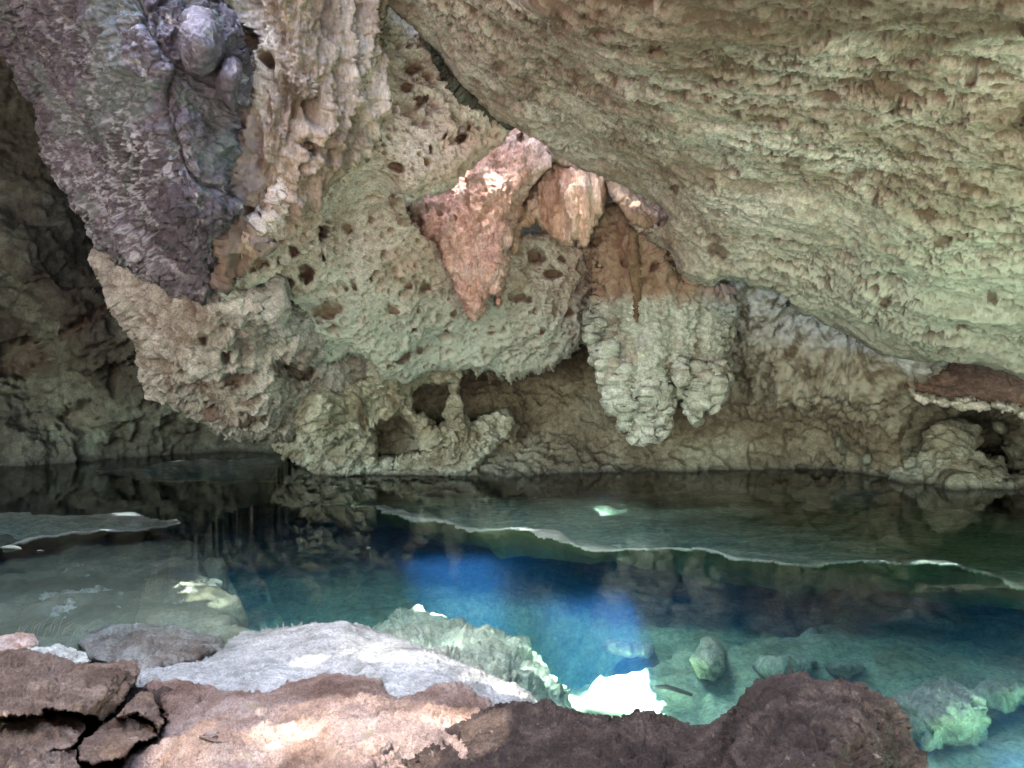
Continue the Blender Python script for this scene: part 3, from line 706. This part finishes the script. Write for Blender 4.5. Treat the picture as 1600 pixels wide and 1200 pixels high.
def shelf(name, poly, z, thick, mat, label, cat, step=0.025, seed=1):
    """a flat submerged shelf of rock with a ragged undercut edge, closed below"""
    p = np.array(poly)
    X, Y, _ = grid_xy(p[:, 0].min() - .2, p[:, 0].max() + .2, p[:, 1].min() - .2, p[:, 1].max() + .2, step)
    sh = X.shape
    Pn = np.stack([X.ravel(), Y.ravel(), 0 * X.ravel()], 1).astype(F32)
    S = sdf_poly(X, Y, poly) + (0.30 * fbm(Pn * np.array([1, 0.7, 1], F32), 1.3, 4, seed, 0.5)).reshape(sh)
    ins = S > 0
    cell = ins[:-1, :-1] & ins[1:, :-1] & ins[:-1, 1:] & ins[1:, 1:]
    i = np.arange(X.size).reshape(sh)
    Fq = np.stack([i[:-1, :-1], i[:-1, 1:], i[1:, 1:], i[1:, :-1]], -1)[cell]
    e = np.clip(S / 0.25, 0, 1)
    zt = z + 0.06 * smooth(0.30 - S, 0, 0.30) - 0.18 * smooth(S, 0.15, 0.6) + (0.07 * fbm(Pn * np.array([0.6, 1.6, 1], F32), 1.1, 5, seed + 1, 0.55)).reshape(sh) + 0.02 * e
    zl = zt - 0.02 - thick * smooth(S + 0.25 * fbm(Pn, 2.5, 4, seed + 6).reshape(sh), 0, 1.1)
    n = X.size
    V = np.concatenate([np.stack([X, Y, zt], -1).reshape(-1, 3), np.stack([X, Y, zl], -1).reshape(-1, 3)])
    E = np.concatenate([Fq[:, [k, (k + 1) % 4]] for k in range(4)])
    key = np.sort(E, 1)
    _, first, cnt = np.unique(key[:, 0] * n + key[:, 1], return_index=True, return_counts=True)
    B = E[first[cnt == 1]]
    side = np.stack([B[:, 1], B[:, 0], B[:, 0] + n, B[:, 1] + n], 1)
    allf = np.concatenate([Fq, Fq[:, ::-1] + n, side])
    used = np.unique(allf)
    m = -np.ones(2 * n, int)
    m[used] = np.arange(len(used))
    pale = (smooth(0.24 - S, 0, 0.24) * smooth(fbm(Pn * np.array([0.6, 1.5, 1], F32), 2.2, 5, seed + 4, 0.6), -0.45, 0.2).reshape(sh)).ravel()  # pale edge: the lit glow of the lip put into the colour
    return tag(mesh_obj(name, V[used], m[allf], mat, np.r_[pale, 0 * pale][used], tint=np.r_[0 * pale, 0 * pale + 1][used]), label, cat)  # the underside takes the darker tint


def pxz(px, py, z):
    D = Z(py, z)
    return ((px - 800) / FPX * D, D)


EDGE = [pxz(x, y, -0.06) for x, y in ((610, 806), (650, 813), (760, 832), (900, 850), (1000, 862), (1100, 868), (1200, 884), (1300, 888), (1420, 890), (1520, 906), (1600, 926), (1680, 945), (1850, 985), (2000, 1020))]
sh1 = shelf('submerged_ledge', EDGE + [(9, 12.5), (-2.6, 12.5), (-2.4, 9.6)], -0.10, 0.20, M['shelf'], 'wide flat rock ledge just under the water before the far wall', 'rock ledge', seed=131)
shelf('submerged_ledge', [pxz(-80, 815, -.1), pxz(60, 812, -.1), pxz(200, 818, -.1), pxz(270, 824, -.1), pxz(288, 832, -.1), pxz(240, 838, -.1), pxz(100, 850, -.1), pxz(-80, 870, -.1)], -0.08, 0.25, M['shelf'],
      'thin flat rock ledge under the dark water at the left edge', 'rock ledge', seed=141)
shelf('submerged_ledge', [pxz(150, 745, -.1), pxz(250, 728, -.1), pxz(400, 722, -.1), pxz(560, 745, -.1), pxz(520, 756, -.1), pxz(400, 762, -.1), pxz(230, 756, -.1)], -0.10, 0.3, M['shelf'],
      'pale flat rock ledge under the water below the deep left recess', 'rock ledge', seed=151)
# rocks under the water
tag(rock('submerged_rock', [(560, 1010), (600, 975), (622, 960), (652, 952), (690, 962), (745, 982), (800, 992), (822, 998), (830, 1015), (858, 1048), (885, 1075), (905, 1105), (910, 1150), (800, 1150), (650, 1060)],
         [(600, 985, Z(985, -.45)), (650, 956, Z(956, -.42)), (745, 985, Z(985, -.40)), (820, 1000, Z(1000, -.42)), (880, 1075, Z(1075, -.6)), (900, 1140, Z(1140, -.7)), (700, 1050, Z(1050, -.15)), (800, 1080, Z(1080, -.3)), (650, 1050, Z(1050, -.1))],
         M['under'], step=2, w=14, R=0.25, thick=0.8, disp=lambda P, x, y, s: (0.10 * fbm(P, 2.5, 5, 160, 0.6, True) + plates(P, 2.2, 0.08, 0.03, 161), 0), seed=22, jag=6, c=40),
    'jagged pale rock under the blue water beside the white slab', 'submerged rock')
for lab, out, z0, z1, z2, sd in (
        ('low olive boulder just under the water behind the thin stalks at the left', [(20, 958), (60, 930), (130, 918), (190, 926), (226, 950), (200, 975), (110, 984), (40, 978)], -.27, -.235, -.29, 44),
        ('pale rounded boulder under the water left of the deep blue-green channel', [(214, 930), (250, 905), (300, 898), (345, 912), (362, 948), (350, 974), (290, 968), (232, 956)], -.28, -.23, -.33, 45),
        ('long flat stone under the dark water above the low olive boulder', [(40, 905), (110, 890), (190, 886), (230, 896), (190, 910), (100, 918)], -.27, -.25, -.29, 46),
        ('large round pale boulder under the green water at the lower right', [(1392, 1092), (1412, 1080), (1450, 1066), (1480, 1068), (1510, 1082), (1530, 1095), (1540, 1130), (1536, 1160), (1500, 1168), (1450, 1164), (1420, 1150)], -.35, -.28, -.65, 23),
        ('smaller dim boulder under the green water at the right edge', [(1530, 1085), (1550, 1066), (1580, 1062), (1610, 1075), (1615, 1100), (1560, 1104)], -.45, -.4, -.6, 24),
        ('blocky yellowish rock under the water between the white glare and the green bed', [(1082, 1030), (1098, 1000), (1112, 992), (1128, 1006), (1134, 1050), (1118, 1062), (1092, 1060)], -.5, -.42, -.66, 25),
        ('flat cyan rock under the water just above the white glare', [(944, 1006), (958, 1000), (1000, 1002), (1022, 1012), (1015, 1024), (975, 1028), (946, 1018)], -.64, -.61, -.70, 26),
        ('low pale stone half sunk in the green pool bed, right of the blocky rock', [(1172, 1040), (1190, 1026), (1240, 1022), (1272, 1034), (1262, 1052), (1200, 1058)], -.5, -.48, -.66, 27),
        ('small flat stone in the green pool bed above the dark mound', [(1290, 1040), (1310, 1030), (1345, 1034), (1352, 1046), (1320, 1056), (1296, 1052)], -.52, -.5, -.66, 28)):
    o = np.array(out, float)
    cx, cy = o.mean(0)
    y0, y1 = o[:, 1].min(), o[:, 1].max()
    x0, x1 = o[:, 0].min(), o[:, 0].max()
    tag(rock('submerged_boulder', out, [(cx, y0, Z(y0, z0)), (cx, cy, Z(cy, z1)), (cx, y1, Z(y1, z2)), (x0, cy, Z(cy, (z1 + z2) / 2)), (x1, cy, Z(cy, (z1 + z2) / 2))],
             M['under'], step=1.8, w=14, R=0.18, thick=0.5, disp=lambda P, x, y, s: (plates(P, 3.2, 0.08, 0.012, 172) + 0.06 * fbm(P, 3, 6, 170 + sd, 0.66, True) + 0.02 * fbm(P, 12, 3, 171), 0), seed=sd, jag=4, c=30), lab, 'submerged rock')

tag(rock('submerged_rock', [(120, 1005), (140, 990), (170, 978), (230, 974), (300, 985), (345, 998), (350, 1015), (310, 1035), (235, 1050), (180, 1045), (140, 1030)],
         [(140, 1000, Z(1000, -.11)), (230, 978, Z(978, -.11)), (330, 1000, Z(1000, -.11)), (240, 1010, Z(1010, -.03)), (240, 1045, Z(1045, -.02)), (150, 1025, Z(1025, -.04))],
         M['grey'], step=1.8, w=14, R=0.2, thick=0.5, disp=d_grey2, seed=31, jag=4, c=40), 'olive-grey knobbly rock breaking the surface behind the broken slabs', 'rock')
tag(rock('white_rock_slab', [(215, 1050), (300, 1035), (335, 1022), (355, 1000), (395, 982), (440, 976), (500, 974), (560, 974), (590, 986), (612, 992), (650, 1008), (700, 1026), (735, 1046), (775, 1062), (805, 1068), (832, 1082), (850, 1104), (852, 1140), (700, 1170), (400, 1160), (215, 1110)],
         [(225, 1055, Z(1055, .02)), (340, 1022, Z(1022, .01)), (400, 984, Z(984, .0)), (500, 976, Z(976, .06)), (570, 978, Z(978, .08)), (640, 1006, Z(1006, .08)), (730, 1046, Z(1046, .04)), (845, 1100, Z(1100, -.03)), (560, 1030, Z(1030, .15)),
          (680, 1070, Z(1070, .13)), (400, 1040, Z(1040, .10)), (300, 1080, Z(1080, .08)), (800, 1110, Z(1110, .05)), (600, 1120, Z(1120, .14)), (400, 1150, Z(1150, .1)), (700, 1165, Z(1165, .1))],
         M['white'], step=1.7, w=12, R=0.15, thick=0.6, disp=d_white, seed=32, jag=4, c=50), 'smooth white rock slab sloping into the blue water in the middle foreground', 'rock slab')

# ------------------------------------------------------------------ foreground rocks
tag(rock('foreground_rock', [(150, 1300), (190, 1200), (250, 1150), (262, 1130), (252, 1095), (225, 1075), (240, 1062), (300, 1066), (340, 1082), (380, 1078), (425, 1082), (450, 1066), (485, 1060), (510, 1054), (552, 1056), (590, 1062), (606, 1078), (616, 1092), (655, 1084),
                             (690, 1076), (718, 1072), (745, 1088), (780, 1110), (800, 1150), (700, 1300)],
         [(200, 1280, Z(1280, .28)), (260, 1140, Z(1140, .22)), (240, 1066, Z(1066, .12)), (340, 1084, Z(1084, .18)), (430, 1082, Z(1082, .24)), (510, 1056, Z(1056, .30)), (600, 1066, Z(1066, .30)), (620, 1094, Z(1094, .28)), (715, 1076, Z(1076, .30)),
          (780, 1115, Z(1115, .25)), (430, 1180, Z(1180, .38)), (600, 1150, Z(1150, .40)), (400, 1280, Z(1280, .38)), (680, 1280, Z(1280, .3)), (330, 1140, Z(1140, .30))],
         M['forepink'], step=1.7, w=9, R=0.10, thick=0.7, disp=lambda P, x, y, s: (0.03 * fbm(P, 2.5, 3, 180) + 0.032 * crests(P, 3.2, 181, 8, 0.7) + pits(P, 22, 0.014, 0.5, 0.5, 182)[0] + plates(P, 3, 0.03, 0.008, 183), 0),
         seed=33, jag=5, jag_scale=16, c=40), 'pinkish sunlit rock in the middle of the foreground', 'foreground rock')
tag(rock('foreground_rock', [(540, 1300), (590, 1205), (640, 1168), (690, 1135), (740, 1108), (790, 1102), (850, 1106), (900, 1120), (960, 1120), (1000, 1112), (1040, 1118), (1080, 1136), (1110, 1132), (1135, 1118), (1165, 1082), (1182, 1062), (1210, 1054), (1245, 1053),
                             (1285, 1068), (1340, 1070), (1368, 1084), (1395, 1104), (1415, 1135), (1430, 1165), (1442, 1200), (1470, 1300)],
         [(600, 1210, Z(1210, .40)), (700, 1135, Z(1135, .36)), (790, 1104, Z(1104, .34)), (900, 1122, Z(1122, .34)), (1010, 1114, Z(1114, .36)), (1085, 1138, Z(1138, .32)), (1190, 1062, Z(1062, .52)), (1245, 1055, Z(1055, .54)), (1340, 1072, Z(1072, .52)),
          (1400, 1115, Z(1115, .42)), (1440, 1200, Z(1200, .25)), (1280, 1150, Z(1150, .66)), (1150, 1200, Z(1200, .5)), (850, 1200, Z(1200, .5)), (1000, 1290, Z(1290, .55)), (1350, 1280, Z(1280, .5)), (600, 1290, Z(1290, .42)), (1280, 1250, Z(1250, .66)), (1450, 1290, Z(1290, .2))],
         M['foredark'], step=1.7, w=14, R=0.16, thick=0.8, disp=d_fore, seed=34, jag=5, jag_scale=18, c=40), 'dark brown rock in the foreground rising to a rounded mound at the right', 'foreground rock')
tag(rock('foreground_rock', [(-420, 1080), (60, 1070), (170, 1085), (260, 1070), (290, 1110), (300, 1200), (300, 1310), (-420, 1310)], [(-60, 1090, Z(1090, .15)), (200, 1090, Z(1090, .1)), (280, 1150, Z(1150, .12)), (0, 1200, Z(1200, .18)), (280, 1300, Z(1300, .15)), (-80, 1300, Z(1300, .2))],
         M['foredark'], step=2, w=12, R=0.1, thick=0.5, disp=d_fore, seed=42, jag=4, c=40), 'dark rock seen in the gaps beneath the broken brown slabs at the left', 'foreground rock')
for lab, out, ctl, sd, mat in (
        ('thin orange flake of rock at the left edge behind the broken slabs', [(-60, 1000), (0, 994), (30, 990), (52, 992), (60, 1004), (40, 1016), (-60, 1024)], [(-50, 1000, .30), (0, 996, .30), (52, 994, .27), (0, 1018, .36), (50, 1010, .28)], 35, 'orange'),
        ('bright white-edged rock fragment behind the largest brown slab', [(40, 1014), (90, 1008), (128, 1018), (140, 1034), (120, 1044), (60, 1030)], [(40, 1016, .30), (90, 1010, .28), (135, 1034, .24), (60, 1030, .3)], 36, 'crust'),
        ('largest brown slab of the broken rocks at the left, with a sharp raised corner', [(-380, 1026), (0, 1018), (40, 1014), (80, 1022), (120, 1038), (170, 1036), (214, 1032), (218, 1052), (206, 1075), (180, 1110), (160, 1126), (140, 1116), (110, 1112), (70, 1106), (64, 1118), (-380, 1116)],
         [(-50, 1030, .40), (-370, 1040, .36), (-370, 1110, .48), (40, 1018, .38), (120, 1040, .38), (212, 1036, .36), (60, 1070, .48), (160, 1075, .46), (60, 1104, .50), (-40, 1110, .52), (190, 1080, .40), (160, 1122, .36), (130, 1112, .44)], 37, 'fore'),
        ('brown rock face under the largest slab at the left edge', [(-380, 1104), (60, 1100), (75, 1122), (100, 1120), (130, 1124), (134, 1140), (120, 1158), (100, 1172), (-380, 1180)], [(-50, 1106, .42), (-370, 1110, .4), (-370, 1176, .44), (70, 1112, .40), (130, 1130, .36), (100, 1165, .42), (-40, 1176, .46)], 38, 'fore'),
        ('small upright brown block wedged beside the pink rock', [(196, 1100), (212, 1084), (238, 1080), (246, 1100), (256, 1130), (246, 1148), (240, 1130), (215, 1115), (180, 1122)], [(196, 1102, .36), (238, 1082, .35), (256, 1130, .30), (240, 1140, .32), (190, 1120, .38)], 39, 'fore'),
        ('narrow brown stone lying in the gap below the upright block', [(120, 1165), (145, 1146), (170, 1122), (205, 1118), (240, 1132), (246, 1150), (205, 1165), (195, 1184), (150, 1194), (124, 1188)], [(125, 1170, .36), (180, 1125, .34), (240, 1135, .28), (200, 1178, .36), (150, 1192, .38)], 40, 'fore'),
        ('brown boulder in the lower left corner of the broken rocks', [(-380, 1172), (20, 1166), (90, 1160), (118, 1172), (120, 1192), (140, 1230), (140, 1300), (-380, 1300)], [(-50, 1176, .44), (-370, 1180, .42), (-370, 1290, .48), (90, 1164, .40), (118, 1190, .38), (40, 1220, .50), (130, 1290, .4), (-40, 1290, .5)], 41, 'fore')):
    tag(rock('broken_rock', out, [(x, y, Z(y, z)) for x, y, z in ctl], M[mat], step=1.5, w=4, R=0.03, thick=0.45, disp=d_broken, seed=sd, jag=4, jag_scale=14, c=25), lab, 'broken rock', 'broken rocks at the lower left')

# ------------------------------------------------------------------ small things
def tube(name, pts, rad, mat, parent=None, ns=6):
    p = np.array(pts, float)
    n = len(p)
    d = np.gradient(p, axis=0)
    d /= np.linalg.norm(d, axis=1, keepdims=True)
    a = np.cross(d, [0.13, 0.2, 1.0]); a /= np.linalg.norm(a, axis=1, keepdims=True)
    b = np.cross(d, a)
    V = np.concatenate([p + np.array(rad)[:, None] * (math.cos(k * 2 * math.pi / ns) * a + math.sin(k * 2 * math.pi / ns) * b) for k in range(ns)])
    Fq = np.concatenate([np.stack([np.arange(n - 1) + k * n, np.arange(n - 1) + k * n + 1, np.arange(n - 1) + ((k + 1) % ns) * n + 1, np.arange(n - 1) + ((k + 1) % ns) * n], 1) for k in range(ns)])
    return mesh_obj(name, V, Fq, mat, parent=parent)


def leaf_mesh(name, c, u, v, ln, w, mat, parent=None):
    c, u, v = (np.array(q, float) for q in (c, u, v))
    n = np.cross(u, v)
    V = [c + u * ln * t + v * w * side * math.sin(math.pi * min(1, t ** 0.8)) + n * 0.12 * ln * (abs(side) - t * t) for t in np.linspace(0, 1, 9) for side in (-1, 0, 1)]
    Fq = [(r * 3 + k, r * 3 + k + 1, r * 3 + k + 4, r * 3 + k + 3) for r in range(8) for k in (0, 1)]
    return mesh_obj(name, np.array(V), np.array(Fq), mat, parent=parent)


twig_m, leaf_m, pale_leaf, stalk_m = simple_mat('twig_bark', (0.06, 0.04, 0.03)), simple_mat('dry_leaf', (0.08, 0.05, 0.04)), simple_mat('pale_leaf', (0.45, 0.45, 0.34)), simple_mat('dry_stalk', (0.42, 0.40, 0.28))
q = [W(x, y, Z(y, z)) for x, y, z in ((312, 1152, .36), (322, 1154, .385), (334, 1158, .375), (346, 1160, .385), (356, 1166, .37))]
tw = tag(tube('twig', q, [.004, .004, .0035, .003, .002], twig_m), 'small dry twig with a dark curled leaf lying on the pinkish foreground rock', 'twig')
leaf_mesh('leaf', W(318, 1150, Z(1150, .385)), (0.85, 0.3, 0.1), (-0.3, 0.85, 0.3), 0.055, 0.014, leaf_m, tw)
q = [W(x, y, Z(y, z)) for x, y, z in ((1022, 1074, -.60), (1040, 1073, -.56), (1058, 1078, -.55), (1082, 1086, -.57))]
tag(tube('driftwood_stick', q, [.014, .018, .016, .010], twig_m), 'dark sunken stick lying in the bright glare on the pool bed', 'stick')
for lab, x, y, ln, ang in (('long pale leaf floating on the dark water at the left edge', 4, 857, .16, .1), ('tiny pale leaf floating beside the long leaf at the left', 58, 861, .05, .5), ('tiny pale leaf floating in front of the pocked pillar', 573, 857, .05, 1.0)):
    c = W(x, y, Z(y, 0.004))
    tag(leaf_mesh('floating_leaf', c, (math.cos(ang), math.sin(ang), 0), (-math.sin(ang), math.cos(ang), 0), ln, ln * .28, pale_leaf), lab, 'leaf', 'leaves floating on the pool')
rg2 = np.random.default_rng(3)
Vb, Fb = [], []
for k in range(46):
    x, y = rg2.uniform(20, 140), rg2.uniform(985, 1002)
    b0 = W(x, y, Z(y, -0.06))
    L0, lean, th = rg2.uniform(.07, .16), rg2.uniform(.2, 1.0), rg2.uniform(-.5, .5)
    for t in np.linspace(0, 1, 6):
        p = b0 + np.array([lean * L0 * t * t * 1.1, th * L0 * t, L0 * (t - 0.35 * lean * t * t)])
        w = 0.0022 * (1 - 0.85 * t)
        Vb += [p - [w, 0, 0], p + [0, w, 0], p + [w, 0, 0]]
    o = k * 18
    for r in range(5):
        for a in (0, 1, 2):
            b2 = (a + 1) % 3
            Fb.append((o + r * 3 + a, o + r * 3 + b2, o + r * 3 + 3 + b2, o + r * 3 + 3 + a))
tag(mesh_obj('grass_tuft', np.array(Vb), np.array(Fb), stalk_m), 'sparse tuft of thin pale stalks leaning over the shallow water at the left', 'grass tuft')

# ------------------------------------------------------------------ ground, roof, water, sky
def strip(name, x0, x1, y0, y1, st, zf, mat, keep=None):
    X, Y, Fq = grid_xy(x0, x1, y0, y1, st)
    Zz = zf(X, Y)
    V = np.stack([X, Y, Zz], -1).reshape(-1, 3)
    if keep is not None:
        Fq = Fq[keep(V[Fq].mean(1))]
    return mesh_obj(name, V, Fq, mat)


def zg(X, Y):
    P = np.stack([X.ravel(), Y.ravel(), 0 * X.ravel()], 1).astype(F32)
    return 0.05 + (0.1 * fbm(P, 0.4, 3, 190)).reshape(X.shape) * smooth(np.abs(Y), 0, 3)


tag(strip('ground', -400, 400, -400, 2.0, 2.0, lambda X, Y: 0.2 + 0 * X, M['soil']), kind='structure')

SUN = np.array([-0.22, -0.30, 0.928])
SUN /= np.linalg.norm(SUN)
# openings cut in the unseen roof to aim the sun: (place the light falls on, radii)
LIT = [((0.70, 5.60, -0.7), (0.44, 0.26)),      # the pool bed beside the white slab
       ((-0.50, 6.48, 0.0), (0.46, 0.28)),      # the deep blue hole
       ((4.5, 3.45, -0.7), (2.3, 1.0)),         # unseen near right of the pool, lit for its bounce
       ((-1.2, 1.1, 0.2), (2.0, 0.42))]         # unseen shore below the camera, lit for warm bounce
# where added leaf screens dim the sun: (place, radii, how dense the leaves are)
SOFT = [((-0.5, 5.7, -0.4), (0.72, 0.5), 2.4), ((-0.75, 2.75, 0.35), (0.75, 0.42), 3.2), ((0.1, 8.8, 3.0), (0.8, 0.42), 2.7), ((-2.7, 5.6, 3.2), (0.9, 0.9), 3.0),
        ((-0.40, 4.1, 0.1), (0.85, 0.40), 3.7), ((0.85, 5.5, -0.7), (0.85, 0.52), 1.6), ((0.5, 8.82, 4.6), (0.75, 0.13), 2.0),
        ((-0.35, 6.55, 0.0), (0.7, 0.40), 1.9)]


def roof_z(X, Y):
    r = ((X / 15.5) ** 2 + ((Y - 6) / 12.0) ** 2)
    z = 6.6 - 11.0 * smooth(np.where(Y < 6, (X / 15.5) ** 2, r), 0.62, 1.2)
    return z - (4.8 + 0.1 * X) * smooth(-Y, 0.5, 6.0)  # rear of the unseen roof pulled down to cut sky light


def roof_keep(c):
    ok = np.ones(len(c), bool)
    nz = perlin(np.c_[c[:, 0] * 1.6, c[:, 1] * 1.6, 0 * c[:, 0]], 200) * 0.22
    for T, (rx, ry) in LIT + [(a, b) for a, b, _ in SOFT]:
        p = c - SUN * ((c[:, 2] - T[2]) / SUN[2])[:, None]
        ok &= ((p[:, 0] - T[0]) / rx) ** 2 + ((p[:, 1] - T[1]) / ry) ** 2 + nz > 1
    return ok


ro = tag(strip('cave_roof', -18, 18, -6.0, 20, 0.1, roof_z, M['slab'], roof_keep), kind='structure')
so = ro.modifiers.new('thickness', 'SOLIDIFY')
so.thickness = 0.12
so.offset = 1.0

# unseen leaf screens added over the openings to dim the sun
rg = np.random.default_rng(11)
LV = []
zc = 27.0
for T, (rx, ry), tau in SOFT:
    c0 = np.array(T) + SUN * ((zc - T[2]) / SUN[2])
    ax, ay = rx * 1.35 + 0.2, ry * 1.35 + 0.2
    nl = int(tau * 4 * ax * ay / 0.0062)
    q = np.c_[rg.uniform(-ax, ax, nl), rg.uniform(-ay, ay, nl), rg.uniform(-1.2, 1.2, nl)]
    q[:, :2] += SUN[:2] * (q[:, 2:] / SUN[2])
    LV.append(c0 + q)
LV = np.concatenate(LV)
ok = np.ones(len(LV), bool)
for T, (rx, ry) in LIT:
    p = LV - SUN * ((LV[:, 2] - T[2]) / SUN[2])[:, None]
    ok &= ((p[:, 0] - T[0]) / rx) ** 2 + ((p[:, 1] - T[1]) / ry) ** 2 > 1
LV = LV[ok]
ang = rg.uniform(0, 6.28, len(LV))
tl = rg.normal(0, 0.25, (len(LV), 2))
ux = np.stack([np.cos(ang), np.sin(ang), tl[:, 0]], 1)
uy = np.stack([-np.sin(ang), np.cos(ang), tl[:, 1]], 1)
ln, wdt = 0.075, 0.042
V = np.stack([LV - ux * ln, LV - uy * wdt - ux * .01, LV + ux * ln, LV + uy * wdt - ux * .01], 1).reshape(-1, 3)
tag(mesh_obj('sun_dimming_leaves', V, np.arange(len(V)).reshape(-1, 4), simple_mat('leaf_green', (0.07, 0.11, 0.03)), smooth_shade=False), kind='stuff')

wm = bpy.data.materials.new('clear_pool_water')
wm.use_nodes = True
nt = wm.node_tree
nt.nodes.clear()
L = nt.links.new
o_ = nt.nodes.new('ShaderNodeOutputMaterial')
fr = nt.nodes.new('ShaderNodeFresnel'); fr.inputs['IOR'].default_value = 1.33
tr = nt.nodes.new('ShaderNodeBsdfTransparent')
gl = nt.nodes.new('ShaderNodeBsdfGlossy'); gl.inputs['Roughness'].default_value = 0.015
mx = nt.nodes.new('ShaderNodeMixShader')
nz = nt.nodes.new('ShaderNodeTexNoise'); nz.inputs['Scale'].default_value = 2.2; nz.inputs['Detail'].default_value = 3
ge = nt.nodes.new('ShaderNodeNewGeometry')
L(ge.outputs['Position'], nz.inputs['Vector'])
bp = nt.nodes.new('ShaderNodeBump'); bp.inputs['Strength'].default_value = 0.05; bp.inputs['Distance'].default_value = 0.05
L(nz.outputs['Fac'], bp.inputs['Height'])
L(bp.outputs[0], fr.inputs['Normal']); L(bp.outputs[0], gl.inputs['Normal'])
L(fr.outputs[0], mx.inputs[0]); L(tr.outputs[0], mx.inputs[1]); L(gl.outputs[0], mx.inputs[2])
L(mx.outputs[0], o_.inputs['Surface'])
va = nt.nodes.new('ShaderNodeVolumeAbsorption'); va.inputs['Color'].default_value = (0.05, 0.82, 0.70, 1); va.inputs['Density'].default_value = 0.34
vs = nt.nodes.new('ShaderNodeVolumeScatter'); vs.inputs['Color'].default_value = (0.07, 0.32, 1.0, 1); vs.inputs['Density'].default_value = 0.040
ad = nt.nodes.new('ShaderNodeAddShader')
L(va.outputs[0], ad.inputs[0]); L(vs.outputs[0], ad.inputs[1]); L(ad.outputs[0], o_.inputs['Volume'])
b = np.array([[x, y, z] for z in (-4.2, 0.0) for y in (0.3, 15.2) for x in (-10.8, 10.8)], float)
tag(mesh_obj('water', b, np.array([[0, 2, 3, 1], [4, 5, 7, 6], [0, 1, 5, 4], [2, 6, 7, 3], [0, 4, 6, 2], [1, 3, 7, 5]]), wm, smooth_shade=False), kind='structure')

S = bpy.context.scene
wd_ = bpy.data.worlds.new('World')
S.world = wd_
wd_.use_nodes = True
nt = wd_.node_tree
sky = nt.nodes.new('ShaderNodeTexSky')
sky.sky_type = 'NISHITA'
sky.sun_disc = False
elev = math.asin(SUN[2])
sky.sun_elevation = elev
sky.sun_rotation = math.atan2(SUN[0], SUN[1])
bg = nt.nodes['Background']
bg.inputs['Strength'].default_value = 0.15
nt.links.new(sky.outputs[0], bg.inputs['Color'])
sl = bpy.data.lights.new('sun', 'SUN')
sl.energy = 4.5
sl.angle = math.radians(0.5)
sl.color = (1.0, 0.96, 0.91)
so_ = bpy.data.objects.new('sun', sl)
C.objects.link(so_)
from mathutils import Vector
so_.rotation_euler = Vector(SUN).to_track_quat('Z', 'Y').to_euler()

cam = bpy.data.cameras.new('camera')
cam.sensor_width = 36
cam.lens = 36 * FPX / 1600
cam.shift_y = -(600 - HZ) / 1600
cam.clip_start, cam.clip_end = 0.05, 2000
co = bpy.data.objects.new('camera', cam)
co.location = (0, 0, H)
co.rotation_euler = (math.radians(90), 0, 0)
C.objects.link(co)
S.camera = co

S.render.engine = 'CYCLES'
cy = S.cycles
cy.use_denoising = True
try:
    cy.denoiser = 'OPENIMAGEDENOISE'
    cy.denoising_input_passes = 'RGB_ALBEDO_NORMAL'
except Exception:
    pass
cy.use_guiding = True                     # the light comes round corners here: off the sunlit pool and shore
cy.guiding_training_samples = 128
cy.max_bounces = 12
cy.diffuse_bounces = 6
cy.glossy_bounces = 4
cy.transparent_max_bounces = 24
cy.volume_bounces = 2
cy.caustics_reflective = False
cy.caustics_refractive = False
cy.sample_clamp_indirect = 8
cy.use_adaptive_sampling = False
vs_ = S.view_settings
vs_.view_transform = 'Standard'
vs_.look = 'None'
vs_.gamma = 1
vs_.use_curve_mapping = False
vs_.exposure = 5.8
